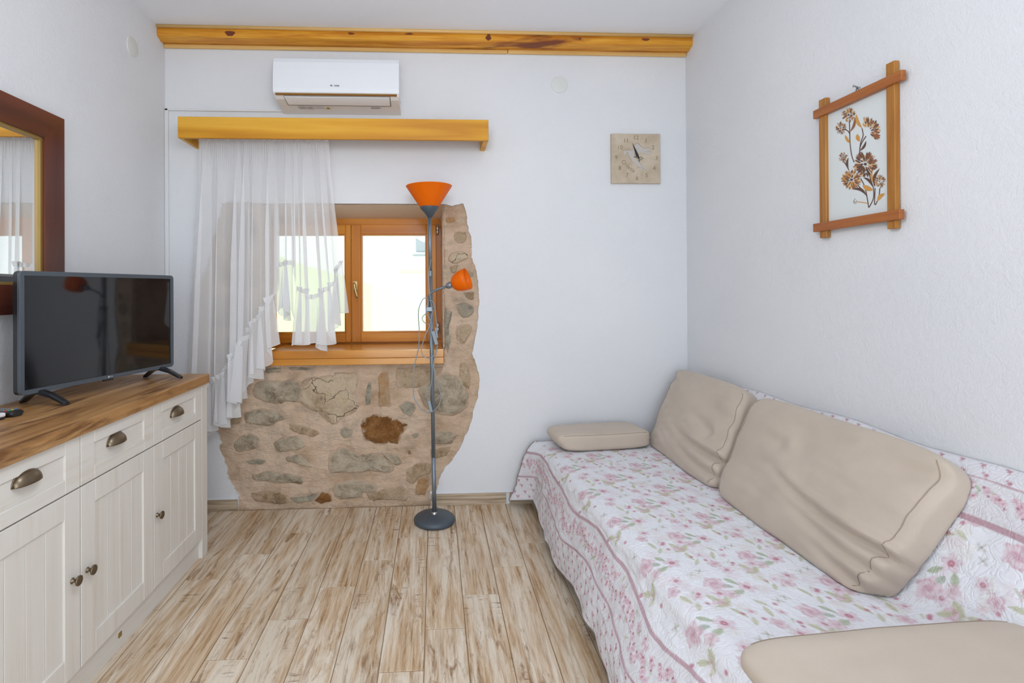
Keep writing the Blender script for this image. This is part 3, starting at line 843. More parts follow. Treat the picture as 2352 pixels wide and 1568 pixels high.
# ------------------------------------------------------------------ outside: neighbour's house and sloping garden wall
YH = 8.2
nb = thing('neighbour_house', 'sunlit white rendered house seen through the window', 'building', (-0.3, YH, 0))
box('house_wall', -7, 5, YH, YH+0.3, -2.5, 6.5, 'ext_white', nb, 0)
a, b = P(955, 541, 1, YH), P(980, 578, 1, YH)
box('window_pane', a.x, b.x+0.5, YH-0.04, YH+0.02, b.z, a.z+0.5, 'ext_glass', nb, 0.01)
a, b = P(948, 584, 1, YH), P(990, 588, 1, YH)
box('window_ledge', a.x, b.x+0.5, YH-0.10, YH, b.z, a.z, 'ext_glass', nb, 0.01)
a, b = P(920, 619, 1, YH), P(977, 627, 1, YH)
box('string_course', a.x, b.x, YH-0.06, YH, b.z, a.z, 'green_w', nb, 0.005)
gy = 7.0
gp = [P(560, 560, 1, gy), P(700, 610, 1, gy), P(833, 647, 1, gy), P(890, 668, 1, gy), P(975, 714, 1, gy), P(1050, 760, 1, gy), P(1050, 900, 1, gy), P(560, 900, 1, gy)]
tag(prism('garden_wall', gp, (0, 0.2, 0), 'green_w'), 'pale lime wall with sloping top outside the window', 'wall')
tag(box('outside_ground', -8, 8, YW+0.2, 14, -1.6, -1.5, 'ext_white', None, 0), 'pale paved ground outside the window', 'ground')['kind'] = 'structure'

# ------------------------------------------------------------------ air conditioner
ac = thing('air_conditioner', 'white wall mounted split air conditioner above the pine pelmet', 'air conditioner', (-0.54, YB, 2.36))
AX0, AX1 = P(627, 170, 1, YB-0.2).x, P(916, 170, 1, YB-0.2).x
az1 = P(770, 132, 1, YB-0.19).z; az0 = P(770, 262, 1, YB-0.01).z; azf = P(770, 216, 1, YB-0.2).z
def extr(name, prof, x0, x1, mat, parent, smooth=True, nx_=2, bow=0):
    vs_, fs = [], []; m_ = len(prof)
    for i in range(nx_+1):
        x = x0+(x1-x0)*i/nx_
        vs_ += [(x, YB-d, z) for d, z in prof]
    for i in range(nx_):
        for k in range(m_):
            a = i*m_+k; b = i*m_+(k+1) % m_
            fs.append((a, b, b+m_, a+m_))
    fs.append(tuple(range(m_))); fs.append(tuple(nx_*m_+k for k in range(m_-1, -1, -1)))
    bm = bmesh.new(); bv = [bm.verts.new(v) for v in vs_]
    for f in fs: bm.faces.new([bv[i] for i in f])
    o = bm_obj(name, bm, mat, parent, False)
    return o
h_ = az1-azf
extr('front_panel', [(0.05, az1+0.001), (0.165, az1), (0.182, az1-0.006), (0.193, az1-0.03), (0.199, az1-0.075), (0.202, az1-0.12), (0.203, azf+0.03), (0.201, azf+0.008), (0.194, azf+0.001), (0.05, azf)], AX0, AX1, 'ac', ac)
extr('body', [(0.0, az1-0.006), (0.16, az1-0.006), (0.190, azf+0.012), (0.188, azf-0.004), (0.16, azf-0.018), (0.06, az0+0.010), (0.01, az0), (0.0, az0)], AX0+0.004, AX1-0.001, 'ac_low', ac)
extr('trim_strip', [(0.185, azf+0.001), (0.202, azf+0.0035), (0.203, azf-0.002), (0.196, azf-0.006), (0.185, azf-0.006)], AX0+0.012, AX1-0.012, 'gold', ac)
# louvre flap and the dark slot round it: on the slanting underside
def und(x, t, lift=0.0):
    """point on slanted underside: t=0 front .. 1 back"""
    d = 0.186+(0.06-0.186)*t
    z = (azf-0.005)+(az0+0.010-(azf-0.005))*t
    return Vector((x, YB-d, z-lift-0.006*math.sin(t*math.pi)))
def quadpatch(name, x0a, x1a, x0b, x1b, t0, t1, lift, mat, th=0.002, nn=6):
    vs_, fs = [], []
    for i in range(nn+1):
        t = t0+(t1-t0)*i/nn
        f = i/nn
        xa, xb = x0a+(x0b-x0a)*f, x1a+(x1b-x1a)*f
        for l_ in (lift, lift-th):
            vs_ += [und(xa, t, l_), und(xb, t, l_)]
    for i in range(nn):
        a = i*4; fs += [(a, a+1, a+5, a+4), (a+2, a+6, a+7, a+3), (a, a+4, a+6, a+2), (a+1, a+3, a+7, a+5)]
    fs += [(0, 2, 3, 1), (nn*4, nn*4+1, nn*4+3, nn*4+2)]
    bm = bmesh.new(); bv = [bm.verts.new(v) for v in vs_]
    for f in fs: bm.faces.new([bv[i] for i in f])
    return bm_obj(name, bm, mat, ac)
quadpatch('air_slot', AX0+0.052, AX1-0.050, AX0+0.060, AX1-0.052, 0.02, 0.60, 0.0035, 'ac_dark')
quadpatch('louvre_flap', AX0+0.0555, AX1-0.0535, AX0+0.0635, AX1-0.0555, 0.02, 0.53, 0.0065, 'ac_low', 0.003)
quadpatch('spec_label', AX0+0.105, AX0+0.195, AX0+0.110, AX0+0.200, 0.72, 0.96, 0.0014, 'sticker', 0.0008, 2)
quadpatch('info_label', AX0+0.202, AX0+0.255, AX0+0.206, AX0+0.26, 0.74, 0.9, 0.0014, 'sticker', 0.0008, 2)
for i in range(5):
    t = 0.745+i*0.045
    quadpatch('label_line', AX0+0.110+0.002*i, AX0+0.150+jit(0.01), AX0+0.110+0.002*i, AX0+0.150+jit(0.01), t, t+0.018, 0.0020, 'ink_pale', 0.0008, 1)
    if i in (1, 2, 4): quadpatch('label_line', AX0+0.160, AX0+0.188, AX0+0.160, AX0+0.188, t, t+0.022, 0.0020, 'ink_pale', 0.0008, 1)
quadpatch('label_line', AX1-0.17, AX1-0.115, AX1-0.17, AX1-0.115, 0.76, 0.84, 0.0014, 'ink_pale', 0.0008, 1)
t0_, t1_ = 0.74, 0.93
xw = AX0+0.278
prism('warning_triangle', [und(xw, t0_, 0.0014), und(xw-0.016, t1_, 0.0014), und(xw+0.018, t1_, 0.0014)], (0, 0, -0.0006), 'yellow', ac)
prism('warning_mark', [und(xw-0.003, t0_+0.06, 0.0022), und(xw-0.006, t1_-0.03, 0.0022), und(xw+0.008, t1_-0.03, 0.0022), und(xw+0.003, t0_+0.08, 0.0022)], (0, 0, -0.0004), 'ink', ac)
gp_ = P(772, 197, 1, YB-0.2035)
text('brand_mark', 'GREE', 0.0125, (gp_.x+0.003, YB-0.2040, gp_.z), (1, 0, 0), (0, 0, 1), 'ink', ac, 0.001, bold=0.0001)
ge = Vector((gp_.x-0.027, YB-0.2040, gp_.z))
pts_ = [ge+Vector((0.0045*math.cos(a), 0, 0.0045*math.sin(a))) for a in [math.radians(-60+i*30) for i in range(10)]]
tube('brand_emblem', pts_, 0.0013, 'ink', ac, 6)
lathe('brand_emblem', [(0.0, 0.0), (0.002, 0.0), (0.002, 0.0015), (0, 0.0015)], ge+Vector((0.001, 0, -0.001)), (0, -1, 0), 'ink', ac, 10)

# ------------------------------------------------------------------ cable trunking, blanking covers
ct = thing('cable_trunking', 'slim white cable trunking running along corner and wall to air conditioner', 'cable trunking', (XL, YB, 0.9))
tz = P(500, 254, 1, YB).z
box('trunking_run', XL+0.002, AX0+0.05, YB-0.0125, YB-0.0005, tz-0.006, tz+0.006, 'pvc', ct, 0.002)
box('trunking_drop', XL+0.001, XL+0.021, YB-0.0125, YB-0.0005, 0.9, tz+0.008, 'pvc', ct, 0.002)
def disc(c, axis, lab):
    o = lathe('blanking_cover', [(0.0505, 0.0), (0.0505, 0.002), (0.049, 0.0035), (0.047, 0.0042), (0.0, 0.0045)], c, axis, 'cover', None, 40)
    tag(o, lab, 'wall cover', 'round blanking covers')
disc(P(1285, 195, 1, YB), (0, -1, 0), 'round cream blanking cover on far wall beside the clock')
disc(P(303.5, 108, 0, XL), (1, 0, 0), 'round cream blanking cover high on wall above the mirror')

# ------------------------------------------------------------------ pelmet
pe = thing('curtain_pelmet', 'yellow pine pelmet box on the wall below the air conditioner', 'pelmet', (-0.54, YB, 2.14))
VX0, VX1 = P(408, 300, 1, YB-0.225).x, P(1122, 300, 1, YB-0.225).x
vz1, vz0 = P(765, 271, 1, YB-0.225).z, P(765, 319.5, 1, YB-0.225).z
box('front_board', VX0, VX1, YB-0.225, YB-0.205, vz0, vz1, 'valance', pe, 0.002)
box('end_board', VX0, VX0+0.02, YB-0.205, YB, vz0, vz1, 'valance', pe, 0.001)
box('end_board', VX1-0.028, VX1, YB-0.205, YB, vz0, vz1, 'valance', pe, 0.001)
box('top_board', VX0+0.02, VX1-0.028, YB-0.205, YB, vz1-0.018, vz1, 'valance', pe, 0.001)
box('curtain_rail', VX0+0.02, VX1-0.028, YB-0.14, YB-0.115, vz0+0.035, vz0+0.047, 'pvc', pe, 0.002)

# ------------------------------------------------------------------ sheer curtain with ruffles
cur = thing('sheer_curtain', 'white sheer curtain with ruffled slanting hem drawn over half the window', 'curtain', (-1.0, YB-0.13, 1.0))
CYP = YB-0.128
keys = [(0.00, 430, 905), (0.10, 478, 884), (0.20, 512, 862), (0.28, 536, 834), (0.34, 547, 803), (0.40, 572, 762), (0.48, 596, 724), (0.55, 622, 690),
        (0.585, 634, 650), (0.615, 636, 612), (0.70, 671, 606), (0.725, 676, 640), (0.75, 684, 668), (0.80, 706, 672), (0.83, 716, 686), (0.90, 744, 670), (0.945, 768, 655), (0.965, 762, 630), (1.0, 786, 606)]
def hem_at(t):
    for (t0, x0, y0), (t1, x1, y1) in zip(keys, keys[1:]):
        if t <= t1:
            f = (t-t0)/(t1-t0); f = f*f*(3-2*f)*0.5+f*0.5
            return x0+(x1-x0)*f, y0+(y1-y0)*f
    return keys[-1][1:]
def fold_phase(t):
    return t*2*math.pi*10.5 + 1.6*math.sin(t*17) + 0.8*math.sin(t*33+1)
def fold_amp(t):
    return 0.75+0.35*math.sin(t*23+0.5)
ztop = vz0+0.036
def cur_pt(t, s):
    hx, hy = hem_at(t)
    hp_ = P(hx, hy, 1, CYP)
    tp = P(456+t*298, 320, 1, CYP)
    e = s**1.15
    x = tp.x+(hp_.x-tp.x)*e
    z = ztop+(hp_.z-ztop)*s
    A = (0.006+0.022*min(1, s*1.7))*fold_amp(t)
    ph = fold_phase(t)+0.35*s*math.sin(t*13)
    y = CYP + A*math.sin(ph) + (1-min(1, s*6))*0.004*math.sin(t*2*math.pi*62)
    x += A*0.80*math.sin(ph*2+0.6)*min(1, s*4)
    back = max(0, (t-0.955)/0.045)
    y += 0.035*min(1, back*1.5)*s
    return Vector((x, y, z))
NC, NR = 560, 46
vs_, fs = [], []
for i in range(NC+1):
    for j in range(NR+1):
        vs_.append(cur_pt(i/NC, j/NR))
for i in range(NC):
    for j in range(NR):
        a = i*(NR+1)+j; fs.append((a, a+1, a+NR+2, a+NR+1))
obj('curtain_panel', vs_, fs, 'sheer', cur, True)
# gathered heading tape
vs_, fs = [], []
for i in range(NC+1):
    t = i/NC; q = cur_pt(t, 0.0)
    for k, dz in enumerate((-0.022, 0.012)):
        vs_.append(q+Vector((0.003*math.sin(t*480), -0.004+0.004*math.sin(t*330+k), dz)))
for i in range(NC): a = i*2; fs.append((a, a+1, a+3, a+2))
obj('heading_tape', vs_, fs, 'frill', cur, True)
def ruffle(t0, t1, drop, n=240, flare=1.0, seed=0, folds=7):
    m_ = 12
    vs_, fs, hemline, vs2, fs2 = [], [], [], [], []
    for i in range(n+1):
        u = i/n; t = t0+(t1-t0)*u
        q = cur_pt(t, 1.0)
        ph = 2*math.pi*folds*u+seed+1.2*math.sin(u*9+seed)
        dr = drop*(1+0.10*math.sin(u*11+seed)+0.07*math.sin(ph+0.8))
        for j in range(m_+1):
            s = j/m_
            A = 0.005+0.023*s**0.8
            p = q+Vector((A*0.85*math.sin(ph*2+0.5)+(u-0.5)*0.035*flare*s, A*math.sin(ph)-0.006+0.003*(1-s)*math.sin(ph*5), -dr*s))
            vs_.append(p)
        hemline.append(vs_[-1])
        # little stand-up frill above the gathering
        for k, (dz, am) in enumerate(((-0.004, 0.003), (0.010, 0.007), (0.022, 0.011))):
            vs2.append(q+Vector((am*0.8*math.sin(ph*4.3+1), -0.008+am*math.sin(ph*4.3)+am*0.5*math.sin(ph*9.1), dz+0.003*math.sin(ph*3.1))))
    for i in range(n):
        for j in range(m_):
            a = i*(m_+1)+j; fs.append((a, a+1, a+m_+2, a+m_+1))
        for j in range(2):
            a = i*3+j; fs2.append((a, a+1, a+4, a+3))
    r = obj('ruffle', vs_, fs, 'ruffle', cur, True)
    f = obj('ruffle_heading', vs2, fs2, 'frill', None, True)
    f.parent = r; f.matrix_parent_inverse = Matrix.Identity(4)
    hm = tube('ruffle_hem', hemline, 0.0013, 'frill', None, 5)
    hm.parent = r; hm.matrix_parent_inverse = Matrix.Identity(4)
ruffle(0.02, 0.33, 0.275, 300, 0.6, 0.3, 6)
ruffle(0.335, 0.56, 0.30, 240, 1.2, 1.1, 3.5)
ruffle(0.612, 0.705, 0.275, 160, 1.0, 2.0, 1.8)
ruffle(0.745, 0.955, 0.285, 240, 1.0, 0.7, 3.5)
ruffle(0.962, 1.0, 0.27, 120, 1.0, 3.0, 1.2)

# ------------------------------------------------------------------ floor lamp
lamp = thing('floor_lamp', 'grey floor lamp with orange uplight shade and orange reading shade', 'lamp', (-0.006, 2.826, 0))
LY = 2.826
lb = P(998, 1198, 2, 0.0); LY = lb.y
lathe('base', [(0.0, 0.0), (0.104, 0.0), (0.113, 0.006), (0.116, 0.014), (0.113, 0.024), (0.100, 0.034), (0.070, 0.041), (0.030, 0.045), (0.0, 0.046)], (lb.x, LY, 0.0005), (0, 0, 1), 'slate', lamp, 48)
lathe('collar', [(0.017, 0), (0.017, 0.006), (0.012, 0.012), (0.010, 0.014)], (lb.x, LY, 0.045), (0, 0, 1), 'steel', lamp, 20)
pole_top = P(986.5, 497, 1, LY)
pole_bot = Vector((lb.x, LY, 0.05))
def on_pole(z):
    f = (z-pole_bot.z)/(pole_top.z-pole_bot.z); return pole_bot.lerp(pole_top, f)
zj1, zj2 = P(988, 1050, 1, LY).z, P(988, 622, 1, LY).z
tube('pole_section', [pole_bot, on_pole(zj1)], 0.0118, 'pole', lamp, 16)
tube('pole_section', [on_pole(zj1), on_pole(zj2)], 0.0112, 'pole', lamp, 16)
tube('pole_section', [on_pole(zj2), pole_top], 0.0105, 'pole', lamp, 16)
lathe('pole_ferrule', [(0.0124, 0), (0.0124, 0.03)], on_pole(zj2)-Vector((0, 0, 0.03)), (0, 0, 1), 'pole', lamp, 16)
sh0, sh1 = P(986, 475, 1, LY).z, P(985, 429, 1, LY).z
ax_ = Vector((-0.012, 0, 1)).normalized()
sb = Vector((pole_top.x, LY, pole_top.z-0.006))
hs = sh0-sb.z
lathe('shade_holder', [(0.0, 0.0), (0.013, 0.0), (0.0525, hs-0.006), (0.0535, hs), (0.050, hs), (0.010, 0.012)], sb, ax_, 'slate', lamp, 40)
ht = sh1-sb.z
lathe('uplight_shade', [(0.0515, hs-0.003), (0.128, ht+0.001), (0.1295, ht+0.003), (0.1275, ht+0.003), (0.0495, hs)], sb, ax_, 'shade', lamp, 56)
lathe('uplight_bulb', [(0.0, hs-0.02), (0.014, hs-0.015), (0.016, hs+0.01), (0.024, hs+0.03), (0.024, hs+0.045), (0.012, hs+0.062), (0, hs+0.066)], sb, ax_, 'bulb', lamp, 20)
# reading arm
ry = LY-0.012
arm = [P(983, 716, 1, ry), P(983, 700, 1, ry), P(983.5, 688, 1, ry), P(987, 676, 1, ry-0.01), P(998, 667.5, 1, ry-0.02), P(1012, 662, 1, ry-0.03), P(1030, 656, 1, ry-0.04)]
tube('reading_arm', smooth_path(arm, 6), 0.0068, 'pole', lamp, 12)
hb = P(1024, 658, 1, ry-0.035); ht_ = P(1043, 650.5, 1, ry-0.055)
rax = (Vector((0.152, -0.055, 0.055))).normalized()
lathe('reading_socket', [(0.006, 0), (0.012, 0.004), (0.0165, 0.012), (0.0178, 0.044), (0.0, 0.046)], hb, rax, 'pole', lamp, 24)
rs_ = hb+rax*0.040
lathe('reading_shade', [(0.016, 0.0), (0.030, 0.003), (0.043, 0.016), (0.052, 0.038), (0.058, 0.066), (0.0605, 0.094), (0.0585, 0.094), (0.056, 0.066), (0.050, 0.038), (0.041, 0.018), (0.016, 0.004)], rs_, rax, 'shade', lamp, 40)
lathe('reading_bulb', [(0.0, 0.0), (0.012, 0.0), (0.013, 0.022), (0.021, 0.045), (0.0215, 0.058), (0.013, 0.074), (0, 0.078)], rs_, rax, 'bulb', lamp, 24)
cl = P(986, 710, 1, ry)
xbox('arm_clamp', (cl.x, LY-0.008, cl.z), ((1, 0, 0), (0, 1, 0), (0, 0, 1)), (0.018, 0.016, 0.0125), 'pole', lamp, 0.003)
tube('clamp_screw', [(cl.x+0.016, LY-0.008, cl.z+0.002), (cl.x+0.036, LY-0.010, cl.z+0.001)], 0.0028, 'pole', lamp, 8)
def cab(px, dy, nm='cable', r=0.0026):
    q = [P(x, y, 1, LY+dy+0.004*math.sin(i*1.7)) for i, (x, y) in enumerate(px)]
    tube(nm, smooth_path(q, 8), r, 'cable', lamp, 6)
cab([(983, 692), (980, 684), (970, 689), (961, 716), (963, 760), (961, 800), (952, 838), (949, 870), (950, 905), (957, 925), (971, 942), (984, 948), (992, 946)], -0.02)
cab([(990, 595), (986, 620), (985, 650), (989, 690), (993, 716), (988, 742), (986, 750), (975, 775), (968, 803), (973, 818), (985, 822), (997, 816), (1004, 802), (1004, 790)], -0.024)
cab([(983, 716), (971, 727), (970, 734), (977, 742), (987, 748), (990, 762), (989, 790), (992, 820)], -0.022)
cab([(985, 690), (993, 692), (999, 708), (1003, 745), (1004, 765)], -0.02)
cab([(982, 700), (979, 712), (984, 728), (991, 740), (994, 756)], -0.026)
cab([(1004, 790), (1001, 815), (996, 835), (1001, 870), (1010, 897), (1013, 912), (1008, 930), (998, 942), (992, 946)], -0.018)
cab([(995, 835), (992, 870), (987, 900), (985, 922)], -0.02)
a_, b_ = P(994, 760, 1, LY-0.025), P(1003, 791, 1, LY-0.025)
d_ = (b_-a_).normalized(); s_ = d_.cross(Vector((0, 1, 0)))
xbox('cable_switch', (a_+b_)/2, (s_, (0, 1, 0), d_), (0.010, 0.008, (b_-a_).length/2), 'cable', lamp, 0.004)
a_, b_ = P(1001, 752, 1, LY-0.015), P(1004, 776, 1, LY-0.015)
xbox('cable_plug', (a_+b_)/2, ((1, 0, 0), (0, 1, 0), (b_-a_).normalized()), (0.006, 0.006, (b_-a_).length/2), 'cable', lamp, 0.003)
a_, b_ = P(985, 920, 1, LY-0.02), P(991, 945, 1, LY-0.02)
d_ = (b_-a_).normalized(); s_ = d_.cross(Vector((0, 1, 0)))
xbox('cable_switch', (a_+b_)/2, (s_, (0, 1, 0), d_), (0.008, 0.007, (b_-a_).length/2), 'cable', lamp, 0.003)

# ------------------------------------------------------------------ clock
ck = thing('wall_clock', 'square travertine wall clock with engraved numbers and map inlay', 'clock', (1.24, YB, 1.95))
cc = [P(1403.5, 306, 1, YB-0.02), P(1515.5, 307.5, 1, YB-0.02), P(1517.5, 421, 1, YB-0.02), P(1406, 421, 1, YB-0.02)]
cxm = sum(cc, Vector())/4
ex = ((cc[1]-cc[0])+(cc[2]-cc[3])).normalized(); ez = Vector((-ex.z, 0, ex.x))
ch = ((cc[1]-cc[0]).length+(cc[2]-cc[3]).length+(cc[0]-cc[3]).length+(cc[1]-cc[2]).length)/8
xbox('clock_tile', cxm+Vector((0, 0.010, 0)), (ex, (0, 1, 0), ez), (ch, 0.010, ch), 'trav', ck, 0.002)
def ckp(u, v, lift=0.0):      # crop pixels of the clock zoom (1673x1568) -> tile
    px, py = 1380+u*160/1673, 290+v*150/1568
    q = P(px, py, 1, cxm.y); return Vector((q.x, cxm.y-lift, q.z))
for s, u, v in (('12', 845, 275), ('1', 1085, 345), ('2', 1255, 510), ('3', 1338, 765), ('4', 1283, 1010), ('5', 1100, 1180), ('6', 872, 1250), ('7', 632, 1175), ('8', 455, 1005), ('9', 372, 755), ('10', 460, 512), ('11', 605, 345)):
    text('numeral', s, 0.036, ckp(u, v, 0.0004), ex, ez, 'engrave', ck, 0.0004)
# word on a falling slant
word = 'Croatia'
for ch_, (u, v) in zip(word, ((545, 860), (592, 895), (635, 940), (678, 985), (722, 1018), (752, 1042), (790, 1070))):
    d_ = (ckp(640, 900)-ckp(560, 820)).normalized()
    d_ = (Vector((0.78, 0, -0.62))).normalized()
    text('engraved_letter', ch_, 0.031 if ch_ != 'C' else 0.036, ckp(u, v, 0.0004), d_, Vector((-d_.z, 0, d_.x)), 'engrave', ck, 0.0004)
mp = [(540, 590), (560, 700), (600, 650), (640, 600), (660, 680), (720, 780), (800, 880), (900, 960), (990, 1040), (1110, 1085), (1060, 1010), (985, 915), (920, 850), (840, 780), (800, 700), (800, 640), (850, 625), (950, 625), (1050, 640), (1180, 680), (1210, 625), (1170, 600), (1165, 520), (1060, 530), (980, 500), (930, 450), (875, 408), (840, 440), (780, 470), (770, 540), (740, 580), (650, 575), (590, 585)]
prism('map_inlay', [ckp(u, v, 0.0003) for u, v in mp], (0, -0.0004, 0), 'map', ck)
for seg in ([(530, 570), (590, 582), (650, 560), (700, 580), (750, 575), (775, 530), (790, 460), (870, 405), (920, 430), (980, 490), (1060, 528), (1160, 505)], [(860, 780), (940, 890), (1020, 1000), (1110, 1085)], [(640, 600), (660, 690), (740, 830)], [(860, 1000), (930, 980), (1000, 1010), (1030, 1050)], [(1060, 610), (1170, 605), (1230, 625)]):
    tube('map_outline', smooth_path([ckp(u, v, 0.0006) for u, v in seg], 4), 0.0006, 'engrave', ck, 4)
cen = ckp(865, 750, 0.004)
def hand(name, tip, tail, w):
    a, b = ckp(*tip, 0.004), ckp(*tail, 0.004)
    d_ = (a-b).normalized(); n_ = Vector((-d_.z, 0, d_.x)); L_ = (a-b).length
    out = [b+n_*w*1.5, b+d_*L_*0.08+n_*w*2.4, b+d_*L_*0.16+n_*w, cen+n_*w*1.2, cen+d_*L_*0.12+n_*w*2.3, cen+d_*L_*0.25+n_*w*0.7, a]
    out2 = [q-n_*2*((q-b).dot(n_)) for q in out[:-1]]
    prism(name, out+out2[::-1], (0, -0.001, 0), 'black', ck)
hand('minute_hand', (752, 400), (930, 855), 0.0009)
hand('hour_hand', (1065, 788), (795, 735), 0.0012)
ring_ = [ckp(958+36*math.cos(a), 770+36*math.sin(a), 0.0045) for a in [i*math.pi/6 for i in range(13)]]
tube('hand_ornament', ring_, 0.0009, 'black', ck, 5)
lathe('hand_hub', [(0.0035, 0), (0.0035, 0.004), (0.0, 0.005)], cen+Vector((0, 0.002, 0)), (0, -1, 0), 'brass', ck, 12)

# ------------------------------------------------------------------ picture on the right wall
pic = thing('framed_picture', 'crossed bar teak frame with brown and orange flower print above the sofa', 'picture', (XR, 1.83, 1.5))
def bary(x): return P(x, 350, 0, XR-0.02).y
XP = XR-0.012
def barbox(name, xa, xb, ya, yb, d0, d1, mat):
    """vertical bar from pixel extents on the wall"""
    ptl, pbr = P(xa, ya, 0, XR-d1), P(xb, yb, 0, XR-d1)
    return box(name, XR-d1, XR-d0, ptl.y, pbr.y, min(ptl.z, pbr.z), max(ptl.z, pbr.z), mat, pic, 0.0015)
barbox('frame_bar', 1880, 1898, 231, 545, 0.003, 0.021, 'teak_v')
barbox('frame_bar', 2034, 2057, 148, 524, 0.003, 0.021, 'teak_v')
tl, tr, bl, br_ = P(1867, 253, 0, XR-0.03), P(2070, 162, 0, XR-0.03), P(1867, 515, 0, XR-0.03), P(2066, 479, 0, XR-0.03)
wz = P(1867, 253, 0, XR-0.03).z-P(1867, 272, 0, XR-0.03).z
zt_ = (tl.z+tr.z)/2; zb_ = (bl.z+br_.z)/2
box('frame_bar', XR-0.030, XR-0.012, tl.y, tr.y, zt_-wz, zt_, 'teak_h', pic, 0.0015)
box('frame_bar', XR-0.030, XR-0.012, bl.y, br_.y, zb_-wz, zb_, 'teak_h', pic, 0.0015)
y0_, y1_ = P(1890, 300, 0, XR-0.01).y, P(2046, 300, 0, XR-0.01).y
box('picture_sheet', XR-0.010, XR-0.006, y0_, y1_, zb_-0.01, zt_-0.01, 'art', pic, 0)
def ap(u, v, lift=0.0):       # zoom pixels (948x1568 of 1840..2100,130..560) -> sheet
    q = P(1840+u*260/948, 130+v*430/1568, 0, XR-0.0102); return Vector((q.x-lift, q.y, q.z))
AV, AF, AM = [], [], []
def apoly(pp, mi, lift):
    base = len(AV); AV.extend([ap(u, v, lift) for u, v in pp]); AF.append(tuple(range(base, base+len(pp)))); AM.append(mi)
def astem(pp, w, mi, lift=0.0003):
    q = smooth_path([Vector((u, v, 0)) for u, v in pp], 5)
    for i in range(len(q)-1):
        d_ = (q[i+1]-q[i]); d_ = d_.normalized() if d_.length else Vector((1, 0, 0)); n_ = Vector((-d_.y, d_.x, 0))*w/2
        apoly([(q[i]+n_)[:2], (q[i+1]+n_)[:2], (q[i+1]-n_)[:2], (q[i]-n_)[:2]], mi, lift)
def aleaf(a, b, w, mi, bend=0.15, lift=0.0005):
    a, b = Vector(a), Vector(b); d_ = b-a; n_ = Vector((-d_.y, d_.x)).normalized()
    L_, Rr = [], []
    for i in range(9):
        t = i/8; c_ = a+d_*t+n_*(math.sin(t*math.pi)*bend*d_.length)
        ww = w*math.sin(t*math.pi)**0.8/2
        L_.append(tuple(c_+n_*ww)); Rr.append(tuple(c_-n_*ww))
    for i in range(8): apoly([L_[i], L_[i+1], Rr[i+1], Rr[i]], mi, lift)
def aflower(u, v, rx, ry, n, mis, seed, a0=0, a1=360, inner=0.18):
    rr = random.Random(seed)
    for i in range(n):
        a = math.radians(a0+(a1-a0)*rr.random()); r0 = inner+rr.random()*0.55; r1 = min(1.08, r0+0.22+rr.random()*0.35)
        c_, s_ = math.cos(a), math.sin(a); w = 0.045+rr.random()*0.035
        px_ = lambda r, o: (u+rx*(r*c_-o*s_), v+ry*(r*s_+o*c_))
        apoly([px_(r0, -w*0.4), px_((r0+r1)/2, -w), px_(r1, 0), px_((r0+r1)/2, w), px_(r0, w*0.4)], rr.choice(mis), 0.0006+0.0006*rr.random())
for st in ([(405, 540), (408, 640), (412, 740), (425, 830), (445, 885)], [(360, 605), (395, 625), (408, 650)], [(510, 600), (520, 660), (500, 720), (488, 815)], [(545, 665), (510, 720), (490, 770)], [(360, 880), (385, 920), (400, 950)],
           [(500, 1020), (530, 1080), (550, 1160), (567, 1265)], [(470, 1070), (515, 1120), (550, 1165)], [(568, 980), (590, 1050), (607, 1110), (605, 1190), (570, 1262)], [(660, 1100), (650, 1180), (622, 1243)], [(620, 1100), (615, 1240)]):
    astem(st, 8, 0)
astem([(470, 1215), (510, 1220), (557, 1228)], 7, 2)
for lf in (((452, 508), (412, 630), 22, 1, -0.1), ((463, 480), (512, 600), 30, 2, 0.12), ((470, 648), (488, 712), 34, 2, 0.05), ((368, 655), (412, 728), 24, 2, 0.05), ((546, 705), (492, 790), 20, 0, -0.1), ((397, 845), (398, 945), 20, 0, 0.12),
           ((515, 1078), (602, 1118), 42, 2, 0.05), ((430, 1110), (550, 1165), 26, 0, -0.2), ((522, 1012), (600, 1090), 24, 0, -0.15), ((660, 935), (618, 1095), 26, 0, 0.15), ((598, 930), (608, 1060), 18, 2, 0.1), ((700, 1145), (638, 1210), 34, 2, 0.1)):
    aleaf(*lf)
aflower(400, 487, 58, 60, 95, (1, 2, 1, 3, 0), 1); aflower(335, 598, 46, 55, 75, (1, 2, 1, 0), 2)
aflower(560, 630, 105, 120, 70, (1, 1, 0, 3), 3, -110, 40, 0.25); aflower(545, 600, 40, 60, 26, (2, 3), 13, -160, -40)
aflower(355, 842, 38, 44, 60, (1, 2, 0, 1), 4); aflower(540, 900, 100, 105, 150, (0, 1, 0, 3, 1), 5)
aflower(425, 1030, 86, 82, 130, (2, 1, 3, 1, 0), 6); aflower(660, 1045, 50, 58, 75, (1, 0, 2, 3), 7); aflower(453, 1210, 20, 26, 26, (1, 1, 0), 8)
for (u, v, r) in ((400, 487, 9), (540, 900, 13), (425, 1030, 12), (660, 1045, 6), (355, 842, 6), (335, 598, 6)):
    apoly([(u+r*math.cos(i*0.63), v+r*0.9*math.sin(i*0.63)) for i in range(10)], 0, 0.0014)
fo = obj('flower_print', AV, AF, None, pic)
for k in ('a_dark', 'a_rust', 'a_orange', 'a_tan'): fo.data.materials.append(M[k])
fo.data.polygons.foreach_set('material_index', AM)
nl = P(1969, 204, 0, XR-0.012)
lathe('wall_nail', [(0.0025, 0), (0.0025, 0.024), (0.005, 0.025), (0.005, 0.027), (0, 0.027)], (XR, nl.y, nl.z+0.004), (-1, 0, 0.25), 'steel', pic, 10)
tube('hanging_loop', [(XR-0.012, nl.y+0.012, zt_-0.006), (XR-0.012, nl.y, nl.z+0.008), (XR-0.012, nl.y-0.008, zt_-0.006)], 0.0014, 'black', pic, 6)

